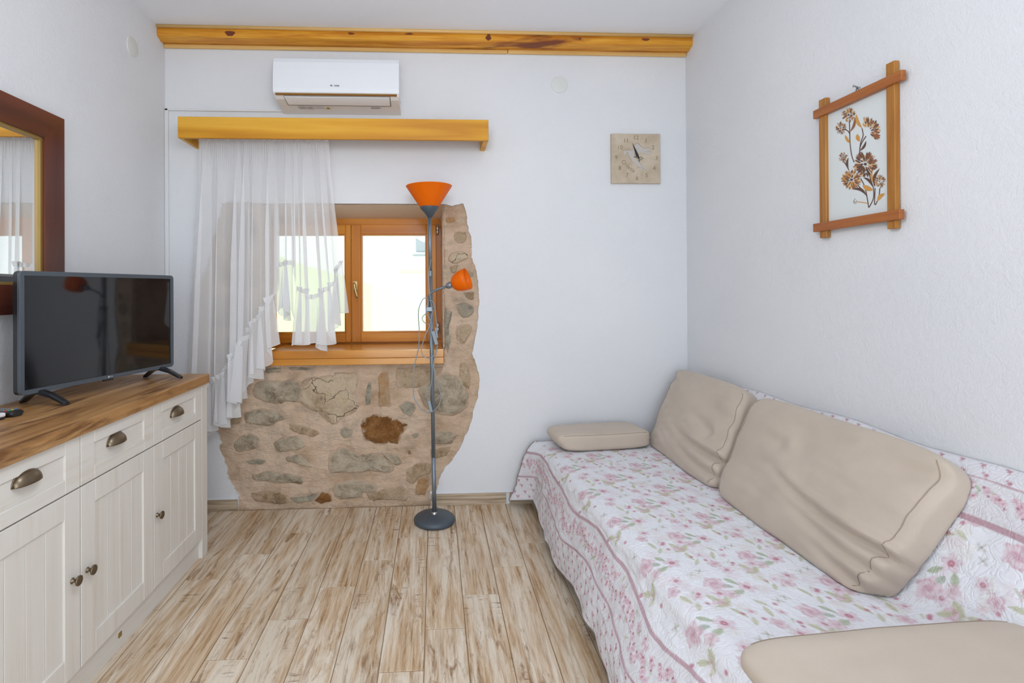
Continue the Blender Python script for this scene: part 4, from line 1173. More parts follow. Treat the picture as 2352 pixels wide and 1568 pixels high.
# ------------------------------------------------------------------ mirror on the left wall
mir = thing('wall_mirror', 'mahogany framed mirror with gilt slip on the wall behind the television', 'mirror', (XL, 1.8, 1.2))
mt_ = P(148, 274, 0, XL+0.03); my1, mz1 = mt_.y, mt_.z
my0, mz0 = 1.02, 1.215
fw_ = my1-P(103, 400, 0, XL+0.03).y
def mit(name, a, b, c, d, mat):   # mitred bar from 4 corners (y,z)
    prism(name, [Vector((XL+0.004, y, z)) for y, z in (a, b, c, d)], (0.026, 0, 0), mat, mir)
i0, i1, j0, j1 = my0+fw_, my1-fw_, mz0+fw_, mz1-fw_
mit('frame_rail', (my0, mz1), (my1, mz1), (i1, j1), (i0, j1), 'mahog_h')
mit('frame_rail', (my0, mz0), (i0, j0), (i1, j0), (my1, mz0), 'mahog_h')
mit('frame_stile', (my1, mz1), (my1, mz0), (i1, j0), (i1, j1), 'mahog_v')
mit('frame_stile', (my0, mz1), (i0, j1), (i0, j0), (my0, mz0), 'mahog_v')
g_ = 0.011
def mit2(a, b, c, d, mat='gilt', nm='gilt_slip', x=0.004, t=0.017): prism(nm, [Vector((XL+x, y, z)) for y, z in (a, b, c, d)], (t, 0, 0), mat, mir)
mit2((i0, j1), (i1, j1), (i1-g_, j1-g_), (i0+g_, j1-g_)); mit2((i0, j0), (i0+g_, j0+g_), (i1-g_, j0+g_), (i1, j0))
mit2((i1, j1), (i1, j0), (i1-g_, j0+g_), (i1-g_, j1-g_)); mit2((i0, j1), (i0+g_, j1-g_), (i0+g_, j0+g_), (i0, j0))
box('mirror_glass', XL+0.004, XL+0.010, i0+g_-0.002, i1-g_+0.002, j0+g_-0.002, j1-g_+0.002, 'mirror', mir, 0)

# ------------------------------------------------------------------ sideboard
SXF = -1.132                 # plane of the fronts
SY1, SY0 = 2.615, 1.205
TOPZ = 0.888
sb_ = thing('sideboard', 'white washed wooden sideboard with oak worktop, cup pulls and knobs', 'sideboard', (-1.35, 1.9, 0))
box('worktop', XL+0.004, -1.116, SY0-0.012, SY1-0.008, 0.843, TOPZ, 'oak', sb_, 0.002)
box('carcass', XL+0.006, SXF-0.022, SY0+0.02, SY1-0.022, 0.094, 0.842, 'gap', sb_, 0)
box('side_panel', XL+0.006, SXF-0.002, SY1-0.022, SY1, 0.0, 0.842, 'cab_v', sb_, 0.001)
box('side_panel', XL+0.006, SXF-0.002, SY0, SY0+0.022, 0.0, 0.842, 'cab_v', sb_, 0.001)
D = [(2.555, 2.1300), (2.1260, 1.7030), (1.6990, 1.276)]
box('corner_stile', SXF-0.02, SXF, 2.558, SY1, 0.0, 0.842, 'cab_v', sb_, 0.001)
box('corner_stile', SXF-0.02, SXF, SY0, 1.273, 0.0, 0.842, 'cab_v', sb_, 0.001)
box('plinth', SXF-0.045, SXF-0.018, 1.273, 2.558, 0.0, 0.0935, 'cab_h', sb_, 0.001)
def ring_front(name, y0, y1, z0, z1, st, rl, mat, parent):
    bm = bmesh.new(); X0, X1 = SXF-0.02, SXF
    bm_box(bm, X0, X1, y0, y0+st, z0, z1, 0.0016); bm_box(bm, X0, X1, y1-st, y1, z0, z1, 0.0016)
    bm_box(bm, X0, X1, y0+st, y1-st, z1-rl, z1, 0.0016); bm_box(bm, X0, X1, y0+st, y1-st, z0, z0+rl, 0.0016)
    return bm_obj(name, bm, mat, parent)
def sub(o, parent_part):
    o.parent = parent_part; o.matrix_parent_inverse = Matrix.Identity(4); return o
DZ0, DZ1, RZ0, RZ1 = 0.098, 0.6715, 0.6765, 0.840
kn = [(372, 1182), (215, 1308), (181, 1333)]
hd = [(412, 944), (275, 1006), (58, 1101)]
def cup_pull(y, z):
    w, hh, dd = 0.047, 0.036, 0.026
    vs_, fs = [], []
    nu, nv = 20, 9
    for i in range(nu+1):
        a = math.pi*(0.02+0.96*i/nu)
        for j in range(nv+1):
            b = math.pi/2*j/nv
            vs_.append((SXF-0.005+dd*math.sin(a)**0.8*math.cos(b), y-math.cos(a)*w, z-0.016+hh*math.sin(a)**0.8*math.sin(b)))
    for i in range(nu):
        for j in range(nv):
            q = i*(nv+1)+j; fs.append((q, q+1, q+nv+2, q+nv+1))
    o = obj('cup_pull', vs_, fs, 'bronze', None, True)
    md = o.modifiers.new('thick', 'SOLIDIFY'); md.thickness = 0.0018; md.offset = 0
    rim = [Vector((SXF-0.005, y-math.cos(math.pi*i/24)*(w+0.001), z-0.016+math.sin(math.pi*i/24)**0.8*(hh+0.001))) for i in range(25)]
    return o, tube('pull_rim', rim, 0.0028, 'bronze', None, 6)
for n_, (yb_, ya_) in enumerate(D):
    dr = ring_front('drawer', ya_, yb_, RZ0, RZ1, 0.066, 0.044, 'cab_h', sb_)
    sub(box('drawer_panel', SXF-0.018, SXF-0.006, ya_+0.064, yb_-0.064, RZ0+0.042, RZ1-0.042, 'cab_h', None, 0), dr)
    hq = P(hd[n_][0], hd[n_][1], 0, SXF+0.01)
    o1, o2 = cup_pull((ya_+yb_)/2+0.0 if n_ == 2 else hq.y, hq.z)
    sub(o1, dr); sub(o2, dr)
    do = ring_front('door', ya_, yb_, DZ0, DZ1, 0.070, 0.072, 'cab_v', sb_)
    nb_ = 4; ww = (yb_-ya_-0.136)/nb_
    for i in range(nb_):
        sub(box('panel_board', SXF-0.018, SXF-0.006, ya_+0.068+i*ww+0.0006, ya_+0.068+(i+1)*ww-0.0006, DZ0+0.070, DZ1-0.070, 'cab_v', None, 0.0012), do)
    kq = P(kn[n_][0], kn[n_][1], 0, SXF+0.02)
    sub(lathe('knob', [(0.009, 0.0), (0.009, 0.002), (0.0055, 0.005), (0.0055, 0.013), (0.011, 0.017), (0.0155, 0.019), (0.0155, 0.023), (0.012, 0.0245), (0.010, 0.0235), (0.0, 0.024)], (SXF, kq.y, kq.z), (1, 0, 0), 'bronze', None, 24), do)
# little metal cam cover in the plinth
cq = P(276, 1457, 0, SXF-0.017)
box('plinth_clip', SXF-0.0185, SXF-0.016, cq.y-0.010, cq.y+0.010, cq.z-0.009, cq.z+0.009, 'gilt', sb_, 0.002)

# ------------------------------------------------------------------ television
tv = thing('television', 'flat screen television standing on two splayed feet on the sideboard', 'television', (-1.34, 2.18, TOPZ))
A = P(46, 910, 2, 0.936); B = P(399.4, 841, 2, 0.936)
A.z = B.z = 0.936
tvx = (B-A).normalized(); tvn = Vector((tvx.y, -tvx.x, 0))     # screen normal, towards the room
TL = (B-A).length
TH = P(38, 617, 1, A.y).z
zt1 = 1.372
cen_ = (A+B)/2; hz = (zt1-0.936)/2; cen_.z = 0.936+hz
up = Vector((0, 0, 1))
def rrect(hw, hh, r, n=5):
    out = []
    for cx_, cy_, a0 in ((hw-r, hh-r, 0), (-hw+r, hh-r, 90), (-hw+r, -hh+r, 180), (hw-r, -hh+r, 270)):
        for i in range(n+1):
            a = math.radians(a0+90*i/n); out.append((cx_+r*math.cos(a), cy_+r*math.sin(a)))
    return out
def tvp(u, v, d): return cen_+tvx*u+up*v+tvn*d
# bezel ring: outer rounded rect, inner rect
def ring_loft(name, loops, mat, parent, smooth=False):
    vs_, fs = [], []; m_ = len(loops[0])
    for lp in loops: vs_ += lp
    for i in range(len(loops)-1):
        for k in range(m_):
            a, b = i*m_+k, i*m_+(k+1) % m_
            fs.append((a, b, b+m_, a+m_))
    bm = bmesh.new(); bv = [bm.verts.new(v) for v in vs_]
    for f in fs: bm.faces.new([bv[i] for i in f])
    return bm_obj(name, bm, mat, parent, smooth)
hw = TL/2
ro = rrect(hw, hz, 0.016); ri = rrect(hw-0.016, hz-0.0165, 0.001)
ring_loft('bezel', [[tvp(u, v, -0.012) for u, v in ro], [tvp(u, v, -0.002) for u, v in ro], [tvp(u*0.997, v*0.996, 0.0) for u, v in ro], [tvp(u, v, -0.001) for u, v in ri], [tvp(u, v, -0.006) for u, v in ri]], 'tv', tv)
xbox('screen', tvp(0, 0, -0.008), (tvx, up, tvn), (hw-0.0155, hz-0.016, 0.0025), 'screen', tv, 0)
ring_loft('back_shell', [[tvp(u, v, -0.012) for u, v in ro], [tvp(u, v, -0.03) for u, v in ro], [tvp(u*0.97, v*0.95, -0.045) for u, v in ro], [tvp(u*0.7, v*0.6-0.04, -0.062) for u, v in ro], [tvp(u*0.01, v*0.01-0.04, -0.062) for u, v in ro]], 'tv_side', tv)
text('brand_mark', 'LG', 0.0085, tvp(0.005, -hz+0.0085, 0.0005), tvx, up, 'logo', tv, 0.0006, 'LEFT')
lathe('brand_emblem', [(0.0042, 0), (0.0042, 0.0006), (0, 0.0007)], tvp(-0.002, -hz+0.0085, 0.0), tvn, 'logo', tv, 16)
xbox('sensor_tab', tvp(0.0, -hz-0.003, -0.008), (tvx, up, tvn), (0.022, 0.004, 0.006), 'tv_side', tv, 0.002)
def tv_foot(u, flip):
    c_ = tvp(u, -hz, -0.018)
    tipf = c_+tvn*0.108+tvx*0.020*flip; tipb = c_-tvn*0.085+tvx*0.012*flip
    tipf.z = tipb.z = TOPZ+0.0065
    top = c_+Vector((0, 0, 0.006))
    pf = [tipf, tipf.lerp(top, 0.35)+Vector((0, 0, 0.005)), top.lerp(tipf, 0.22)+Vector((0, 0, 0.003)), top]
    for pth, nm in (((tipf, top), 'foot'), ((tipb, top), 'foot')):
        a, b = pth; d_ = (b-a); h_ = Vector((d_.x, d_.y, 0)).normalized(); s_ = h_.cross(up)
        sec = []
        for f, w, t in ((0.0, 0.011, 0.005), (0.06, 0.014, 0.0058), (0.5, 0.015, 0.007), (1.0, 0.016, 0.009)):
            q = a.lerp(b, f)+Vector((0, 0, 0.006*math.sin(f*math.pi)))
            sec.append([q+s_*w+up*t*0.4, q+s_*w*0.6+up*t, q-s_*w*0.6+up*t, q-s_*w+up*t*0.4, q-s_*w-up*t, q+s_*w-up*t])
        vs_ = [p for s2 in sec for p in s2]; fs = []
        for i in range(3):
            for k in range(6):
                x_, y_ = i*6+k, i*6+(k+1) % 6; fs.append((x_, y_, y_+6, x_+6))
        fs += [tuple(range(6)), tuple(range(23, 17, -1))]
        bm = bmesh.new(); bv = [bm.verts.new(v) for v in vs_]
        for f in fs: bm.faces.new([bv[i] for i in f])
        mnz = min(v.co.z for v in bm.verts)
        for v in bm.verts: v.co.z = max(v.co.z, TOPZ+0.0006)
        bm_obj(nm, bm, 'tv_side', tv)
tv_foot(-hw+0.075, 1.0); tv_foot(hw-0.075, 1.0)

# ------------------------------------------------------------------ remotes and card on the worktop
rm = thing('remote_control', 'black remote control with red, green, yellow and blue buttons on worktop', 'remote control', (-1.45, 1.78, TOPZ))
q0, q1 = P(24, 966, 2, TOPZ), P(60, 949, 2, TOPZ)
wdir = (q1-q0); wdir.z = 0; rw = min(0.05, wdir.length); wdir = Vector((0.25, 0.97, 0)).normalized()
ldir = Vector((-wdir.y, wdir.x, 0))
c0 = P(40, 956, 2, TOPZ)+ldir*0.088
sec_o = []
prof = [(-0.024, 0.010), (-0.023, 0.016), (-0.018, 0.0185), (0.018, 0.0185), (0.023, 0.016), (0.024, 0.010), (0.017, 0.002), (0.008, 0.0006), (-0.008, 0.0006), (-0.017, 0.002)]
loops = []
for l_, s_ in ((-0.090, 0.70), (-0.086, 0.92), (-0.078, 1.0), (0.078, 0.95), (0.088, 0.85), (0.09, 0.6)):
    loops.append([c0+ldir*l_+wdir*w*s_+up*(0.0006+(h2-0.0006)*(0.75+0.25*s_)) for w, h2 in prof])
vs_ = [p for lp in loops for p in lp]; fs = []
for i in range(len(loops)-1):
    for k in range(10): x_, y_ = i*10+k, i*10+(k+1) % 10; fs.append((x_, y_, y_+10, x_+10))
fs += [tuple(range(10)), tuple(range(59, 49, -1))]
bm = bmesh.new(); bv = [bm.verts.new(v) for v in vs_]
for f in fs: bm.faces.new([bv[i] for i in f])
bm_obj('remote_body', bm, 'black', rm)
for i, cn in enumerate(('c_red', 'c_green', 'c_yellow', 'c_blue')):
    xbox('button', c0+ldir*-0.060+wdir*(-0.0155+i*0.0105)+up*0.0193, (wdir, ldir, up), (0.0040, 0.0026, 0.0014), cn, rm, 0.0008)
for r_ in range(9):
    for i in range(3):
        xbox('button', c0+ldir*(-0.046+r_*0.0135)+wdir*(-0.013+i*0.013)+up*0.0193, (wdir, ldir, up), (0.0042, 0.0032, 0.0010), 'c_grey', rm, 0.0008)
wr = thing('remote_control', 'white remote control lying beside the black one on the worktop', 'remote control', (-1.45, 1.70, TOPZ))
wc = P(13, 962, 2, TOPZ)
wc = wc - wdir*0.024 + ldir*0.07
xbox('remote_shell', wc+up*0.0155, (wdir, ldir, up), (0.022, 0.075, 0.0065), 'white_pl', wr, 0.005, 3)
xbox('remote_base', wc+up*0.0055, (wdir, ldir, up), (0.020, 0.073, 0.005), 'black', wr, 0.003, 2)
for r_ in range(4):
    for i in range(2):
        xbox('button', wc+ldir*(-0.05+r_*0.02)+wdir*(-0.008+i*0.016)+up*0.0222, (wdir, ldir, up), (0.005, 0.005, 0.0008), 'c_grey', wr, 0.0006)
pc = P(8.5, 993, 2, TOPZ)
tag(xbox('paper_card', (pc.x-0.058, pc.y-0.045, TOPZ+0.0012), ((0.9, 0.43, 0), (-0.43, 0.9, 0), up), (0.055, 0.035, 0.0009), 'paper', None, 0.0003, 1), 'small white card lying on the worktop near its front edge', 'card')

# ================================================================== sofa, quilt, cushions
SEATZ = 0.402
sofa = thing('sofa_bed', 'sofa bed hidden under the floral quilt, dark base showing below', 'sofa', (1.1, 2.0, 0))
box('seat_base', 0.74, 1.30, 0.80, 3.00, 0.13, SEATZ-0.02, 'frame_dark', sofa, 0.02, 2)
bm = bmesh.new()
bm_box(bm, 1.31, 1.53, 0.80, 3.00, 0.13, 0.72, 0.0)
for v in bm.verts:
    if v.co.x < 1.4:
        v.co.x = 1.50 if v.co.z > 0.5 else 1.34
bm_obj('backrest', bm, 'frame_dark', sofa)
for x in (0.80, 1.44):
    for y in (0.90, 2.90):
        lathe('leg', [(0.022, 0), (0.030, 0.135), (0.0, 0.136)], (x, y, 0), (0, 0, 1), 'black', sofa, 12)

def xe(y): return 0.588+(2.95-y)*0.066
def hemx(y):
    return 0.546 + 0.008*math.sin(y*7.0) + 0.004*math.sin(y*15+1)
def hemz(y):
    return 0.075 + 0.022*math.sin(y*7+0.8)+0.008*math.sin(y*16)
def backz(y):
    return 0.800-0.022*max(0, (y-2.2))/0.7 + 0.007*math.sin(y*11)
QY0, QY1 = 0.74, 3.045
QU = 640
QV = 430
def profile(y):
    e = xe(y); hx, hz_ = hemx(y), hemz(y)
    bz = backz(y)
    k = [(1.5535, bz), (1.535, bz-0.006), (1.508, bz-0.035), (1.478, bz-0.10), (1.435, bz-0.20), (1.385, 0.50), (1.335, 0.425), (1.30, SEATZ+0.004), (1.20, SEATZ), (1.0, SEATZ+0.003), (e+0.16, SEATZ+0.002), (e+0.05, SEATZ-0.006),
         (e+0.012, SEATZ-0.03), (e-0.006, SEATZ-0.075), (hx+(e-hx)*0.55, 0.25), (hx+0.012, 0.15), (hx, hz_)]
    return k
def resample(k, n):
    q = smooth_path([Vector((a, 0, b)) for a, b in k], 6)
    arr = np.array([[v.x, v.z] for v in q]); d = np.r_[0, np.cumsum(np.hypot(*np.diff(arr, axis=0).T))]
    s = np.linspace(0, d[-1], n+1)
    return np.c_[np.interp(s, d, arr[:, 0]), np.interp(s, d, arr[:, 1])], d[-1]
prof_keys = {}
NY = 60
tab = []; lens = []
for i in range(NY+1):
    y = QY0+(QY1-QY0)*i/NY
    a, L_ = resample(profile(y), QV); tab.append(a); lens.append(L_)
tab = np.array(tab); QL = float(np.mean(lens))
ys = np.linspace(QY0, QY1, QU+1)
fi = (ys-QY0)/(QY1-QY0)*NY; i0_ = np.clip(fi.astype(int), 0, NY-1); fr_ = (fi-i0_)[:, None, None]
G = tab[i0_]*(1-fr_)+tab[i0_+1]*fr_            # (QU+1, QV+1, 2)
X = G[:, :, 0].copy(); Z = G[:, :, 1].copy(); Y = np.repeat(ys[:, None], QV+1, 1)
V = (1-np.linspace(0, 1, QV+1))[None, :]*QL    # distance from the front hem
V = np.repeat(V, QU+1, 0)
# cloth relief: soft puckers
def vnoise(a, b, f, seed):
    rr = np.random.RandomState(seed); n = 64
    g = rr.rand(n, n)
    x, y = a*f, b*f
    xi, yi = np.floor(x).astype(int), np.floor(y).astype(int); fx, fy = x-xi, y-yi
    fx, fy = fx*fx*(3-2*fx), fy*fy*(3-2*fy)
    g00, g10, g01, g11 = g[xi % n, yi % n], g[(xi+1) % n, yi % n], g[xi % n, (yi+1) % n], g[(xi+1) % n, (yi+1) % n]
    return g00*(1-fx)*(1-fy)+g10*fx*(1-fy)+g01*(1-fx)*fy+g11*fx*fy
pk = (vnoise(Y, V, 14, 1)-0.5)*0.004+(vnoise(Y, V*3, 24, 2)-0.5)*0.0034
seat = np.clip((V-0.33)/0.05, 0, 1)*np.clip((QL-0.50-V)/0.05, 0, 1)
front = np.clip((0.36-V)/0.06, 0, 1)
back = np.clip((V-(QL-0.46))/0.06, 0, 1)
Z += pk*(seat*0.7+back*0.3)
X -= pk*(front*1.6+back*0.8)
X -= front*np.sin(Y*24+2*np.sin(Y*7))*0.003*(1-V/0.36).clip(0, 1)
# quilt end by the far wall: hangs a little over the end and the hem corner is pulled out
endw = np.clip((Y-2.90)/0.13, 0, 1)
flare = endw**1.2
X -= flare*np.clip((0.40-V)/0.40, 0, 1)**1.1*0.115
Z -= flare*np.clip((0.34-V)/0.34, 0, 1)*0.022
Z -= np.clip((Y-2.985)/0.06, 0, 1)**2*0.028*seat
Z = np.maximum(Z, 0.012)
# ---- the print, painted into a colour attribute
rgb = np.empty((QU+1, QV+1, 3)); rgb[:] = (0.80, 0.81, 0.855)
cl_ = vnoise(Y, V, 26, 5)[..., None]
rgb = rgb*(0.985+0.03*cl_)
dU, dV = (QY1-QY0)/QU, QL/QV
def window(u, v, r):
    a0, a1 = int((u-r-QY0)/dU), int((u+r-QY0)/dU)+2
    b0, b1 = int((QL-v-r)/dV), int((QL-v+r)/dV)+2
    a0, b0 = max(a0, 0), max(b0, 0); a1, b1 = min(a1, QU+1), min(b1, QV+1)
    return (slice(a0, a1), slice(b0, b1)) if a1 > a0 and b1 > b0 else None
def blend(w, mask, col):
    mk = np.clip(mask, 0, 1)[..., None]; rgb[w] = rgb[w]*(1-mk)+np.array(col)*mk
def sst(x, a, b):
    t = np.clip((x-a)/(b-a), 0, 1); return t*t*(3-2*t)
PR = random.Random(11)
def rose(u, v, r, k=1.0):
    w = window(u, v, r*1.3)
    if not w: return
    a, b = Y[w]-u, V[w]-v; rr = np.hypot(a, b); th = np.arctan2(b, a); ph = PR.random()*6
    edge = r*(0.86+0.12*np.cos(5*th+ph)+0.07*np.cos(9*th+2*ph))
    m_ = sst(rr, edge, edge*0.82)
    blend(w, m_*0.80*k, (0.69, 0.525, 0.58))
    sw = 0.5+0.5*np.sin(rr/r*11+2.2*th+ph)
    blend(w, m_*sst(sw, 0.55, 0.9)*0.55*k, (0.60, 0.37, 0.445))
    blend(w, m_*sst(sw, 0.4, 0.1)*0.5*k, (0.74, 0.64, 0.69))
    blend(w, sst(rr, r*0.42, r*0.1)*0.55*k, (0.52, 0.24, 0.31))
def bloom(u, v, r, k=1.0, petals=5):
    w = window(u, v, r*1.3)
    if not w: return
    a, b = Y[w]-u, V[w]-v; rr = np.hypot(a, b); th = np.arctan2(b, a); ph = PR.random()*6
    edge = r*(0.55+0.45*np.abs(np.cos(petals*0.5*th+ph)))
    m_ = sst(rr, edge, edge*0.75)
    blend(w, m_*0.60*k, (0.70, 0.545, 0.605))
    blend(w, m_*sst(np.abs(np.sin(petals*1.5*th+ph)), 0.75, 1)*0.4*k, (0.62, 0.41, 0.48))
    blend(w, sst(rr, r*0.34, r*0.2)*0.85*k, (0.47, 0.13, 0.20))
    blend(w, sst(rr, r*0.14, r*0.06)*0.7, (0.74, 0.55, 0.57))
def leaf(u, v, ang, L_, wd, col, k=0.8):
    w = window(u, v, L_*1.1)
    if not w: return
    a, b = Y[w]-u, V[w]-v
    p_ = (a*math.cos(ang)+b*math.sin(ang))/L_; q_ = (-a*math.sin(ang)+b*math.cos(ang))/wd
    wid = np.clip(1-p_*p_, 0, 1)**0.9*(0.9+0.25*p_)
    m_ = sst(np.abs(q_), wid, wid*0.7)*(np.abs(p_) < 1)
    blend(w, m_*k, col)
    blend(w, m_*sst(np.abs(q_), 0.16, 0.03)*0.5, tuple(c*0.72 for c in col))
def dot(u, v, r, col, k=0.85):
    w = window(u, v, r*1.6)
    if not w: return
    rr = np.hypot(Y[w]-u, V[w]-v); blend(w, sst(rr, r, r*0.45)*k, col)
def stroke(pts_, wd, col, k=0.6):
    q = smooth_path([Vector((a, b, 0)) for a, b in pts_], 8)
    for p_ in q: dot(p_.x, p_.y, wd, col, k*0.6)
OL, GR, DG = (0.55, 0.555, 0.385), (0.42, 0.485, 0.335), (0.30, 0.38, 0.265)
def wash(u, v, r):
    w = window(u, v, r*1.3)
    if not w: return
    a, b = Y[w]-u, V[w]-v; rr = np.hypot(a, b); th = np.arctan2(b, a); ph = PR.random()*6
    edge = r*(0.6+0.4*np.abs(np.cos(2.5*th+ph)))
    m_ = sst(rr, edge, edge*0.8)
    blend(w, m_*0.45, PR.choice(((0.76, 0.69, 0.735), (0.78, 0.71, 0.75), (0.755, 0.755, 0.71))))
    blend(w, m_*sst(np.abs(np.sin(7*th+ph)), 0.8, 1)*0.25, (0.70, 0.58, 0.63))
def cluster(u, v, fl, big=True):
    S = lambda a, b: (u+fl*a*1.15, v+b*1.15)
    for _ in range(5):
        wash(*S(PR.uniform(-.08, .08), PR.uniform(-.09, .09)), PR.uniform(0.020, 0.036))
    bloom(*S(0.005, 0.048), 0.034)
    leaf(*S(-0.018, 0.012), 1.2*fl, 0.024, 0.014, GR); leaf(*S(0.030, 0.020), -0.7*fl, 0.022, 0.012, GR); leaf(*S(0.012, -0.002), 2.0, 0.021, 0.013, DG, 0.6)
    rose(*S(0.024, -0.028), 0.040, 0.9); rose(*S(-0.024, -0.010), 0.026, 0.65)
    leaf(*S(-0.050, -0.040), 0.5*fl, 0.024, 0.013, OL); leaf(*S(-0.034, -0.064), -0.6*fl, 0.022, 0.012, OL); leaf(*S(-0.064, -0.062), 1.5, 0.017, 0.010, OL, 0.65)
    dot(*S(-0.012, -0.088), 0.010, (0.52, 0.20, 0.28)); leaf(*S(-0.004, -0.098), 0.6, 0.013, 0.005, OL, 0.6)
def sprig(u, v, fl):
    S = lambda a, b: (u+fl*a*1.1, v+b*1.1)
    for _ in range(4):
        wash(*S(PR.uniform(-.07, .08), PR.uniform(-.04, .05)), PR.uniform(0.016, 0.030))
    stroke([S(-0.05, -0.02), S(-0.01, 0.01), S(0.05, 0.016)], 0.0028, (0.42, 0.34, 0.30))
    bloom(*S(-0.052, 0.004), 0.026, 0.9, 6); rose(*S(-0.016, -0.018), 0.026, 0.85); bloom(*S(0.028, 0.028), 0.019, 0.75)
    leaf(*S(0.030, -0.004), 0.25*fl, 0.026, 0.010, OL); leaf(*S(0.066, 0.006), -0.5*fl, 0.020, 0.010, OL, 0.7); dot(*S(0.058, 0.036), 0.009, (0.55, 0.24, 0.31))
def butterfly(u, v):
    for k in range(4):
        a = k*1.57+0.5; leaf(u+0.008*math.cos(a), v+0.008*math.sin(a), a, 0.008, 0.005, (0.55, 0.54, 0.50), 0.6)
    dot(u, v, 0.004, (0.33, 0.29, 0.25))
v0, v1 = 0.315, QL-0.16
TU, TV = 0.300, 0.285
r_ = 0
vv = v0+0.06
while vv < v1+0.03:
    nu_ = int((QY1-QY0)/TU)+2
    for i in range(-1, nu_):
        uu = QY0+(i+0.5*(r_ % 2))*TU
        fl = 1
        cluster(uu+PR.uniform(-.006, .006), vv, fl)
        sprig(uu+TU*0.52, vv+0.035, 1 if r_ % 2 else -1)
        butterfly(uu+TU*0.33, vv-0.050); butterfly(uu+TU*0.78, vv+0.095)
        sprig(uu+TU*0.25, vv+TV*0.46, -1)
        bloom(uu+TU*0.80, vv-0.055, 0.022, 0.75); dot(uu+TU*0.62, vv-0.045, 0.009, (0.53, 0.22, 0.29)); dot(uu+TU*0.42, vv+0.07, 0.008, (0.53, 0.22, 0.29))
        leaf(uu+TU*0.88, vv-0.02, 0.9, 0.016, 0.008, OL, 0.6)
    vv += TV*0.62; r_ += 1
# borders (front and wall side mirror each other)
def border(vf, sgn, last):
    base = (0.735, 0.715, 0.735)
    lo, hi = (vf, vf+sgn*0.300) if sgn > 0 else (vf-0.30, vf)
s1, s2 = 0.132, 0.262
for (a, b) in ((0.0, s2),):
    pass
bandF = V < s2
bandB = V > QL-0.175
for bnd in (bandF, bandB):
    rgb[bnd] = (0.735, 0.728, 0.765)
wob = 0.002*np.sin(Y*9)+0.001*np.sin(Y*31)
def stripe(c, wd, col=(0.50, 0.33, 0.375), k=0.9):
    mk = sst(np.abs(V+wob-c), wd, wd*0.7)[..., None]*k
    rgb[:] = rgb*(1-mk)+np.array(col)*mk
def floret_strip(a, b, step, seed):
    rr = random.Random(seed); u = QY0
    while u < QY1:
        for _ in range(3):
            v = rr.uniform(a+0.012, b-0.012); uu = u+rr.uniform(0, step)
            c = rr.random()
            if c < 0.55: rose(uu, v, rr.uniform(0.010, 0.017), 0.9)
            elif c < 0.8: leaf(uu, v, rr.uniform(0, 3), 0.013, 0.006, OL if c < 0.7 else GR, 0.6)
            else: bloom(uu, v, 0.015, 1.0)
        v = (a+b)/2+0.018*math.sin(u*24)
        rose(u, v, 0.014, 0.9); dot(u+0.01, v+0.008, 0.006, (0.42, 0.13, 0.18)); dot(u-0.008, v-0.012, 0.005, (0.42, 0.13, 0.18))
        u += step
def dot_strip(a, b, step, seed):
    rr = random.Random(seed); k = 0
    v = a
    while v < b:
        u = QY0+(k % 2)*step/2
        while u < QY1:
            uu, vv_ = u+rr.uniform(-.006, .006), v+rr.uniform(-.004, .004)
            dot(uu, vv_, 0.0075, (0.44, 0.15, 0.20)); dot(uu+0.009, vv_+0.005, 0.005, (0.50, 0.22, 0.27)); dot(uu-0.004, vv_-0.009, 0.005, (0.56, 0.36, 0.40), 0.7)
            u += step
        v += step*0.55; k += 1
floret_strip(s1+0.012, s2-0.012, 0.030, 3)
dot_strip(0.022, s1-0.018, 0.055, 4)
stripe(s1, 0.0055); stripe(s2, 0.0075)
dot_strip(QL-0.050, QL-0.004, 0.060, 6)
stripe(QL-0.062, 0.0035)
floret_strip(QL-0.125, QL-0.07, 0.045, 8)
lacem = sst(np.abs(V-(QL-0.150)), 0.014, 0.008)*(0.5+0.5*np.sign(np.sin(Y*420)*np.sin(V*420)))
rgb = rgb*(1-0.35*lacem[..., None])+np.array((0.60, 0.55, 0.60))*0.35*lacem[..., None]
stripe(QL-0.176, 0.011, (0.47, 0.29, 0.335))
rgb = np.clip(rgb, 0, 1)

co = np.stack([X, Y, Z], -1).reshape(-1, 3).astype(np.float32)
idx = np.arange((QU+1)*(QV+1)).reshape(QU+1, QV+1)
quads = np.stack([idx[:-1, :-1], idx[1:, :-1], idx[1:, 1:], idx[:-1, 1:]], -1).reshape(-1, 4)
me = bpy.data.meshes.new('quilt')
me.vertices.add(len(co)); me.vertices.foreach_set('co', co.ravel())
me.loops.add(quads.size); me.loops.foreach_set('vertex_index', quads.ravel().astype(np.int32))
me.polygons.add(len(quads)); me.polygons.foreach_set('loop_start', (np.arange(len(quads))*4).astype(np.int32))
me.update(calc_edges=True); me.validate()
ca = me.color_attributes.new('print', 'FLOAT_COLOR', 'POINT')
ca.data.foreach_set('color', np.c_[rgb.reshape(-1, 3), np.ones(len(co))].astype(np.float32).ravel())
me.materials.append(M['quilt']); me.shade_smooth()
quilt = thing('quilt', 'white quilt printed with pink roses and green leaves draped over the sofa', 'quilt', (1.0, 2.0, 0.4))
link(bpy.data.objects.new('quilt_cloth', me), quilt)
hemp = [Vector((X[i, QV]+0.004, Y[i, QV], Z[i, QV])) for i in range(0, QU+1, 5)]
tube('hem_binding', hemp, 0.0055, 'quilt' if False else 'bind', quilt, 6)
endp = [Vector((X[QU, j], Y[QU, j], Z[QU, j]-0.001)) for j in range(0, QV+1, 5)]
tube('hem_binding', endp, 0.004, 'bind', quilt, 6)

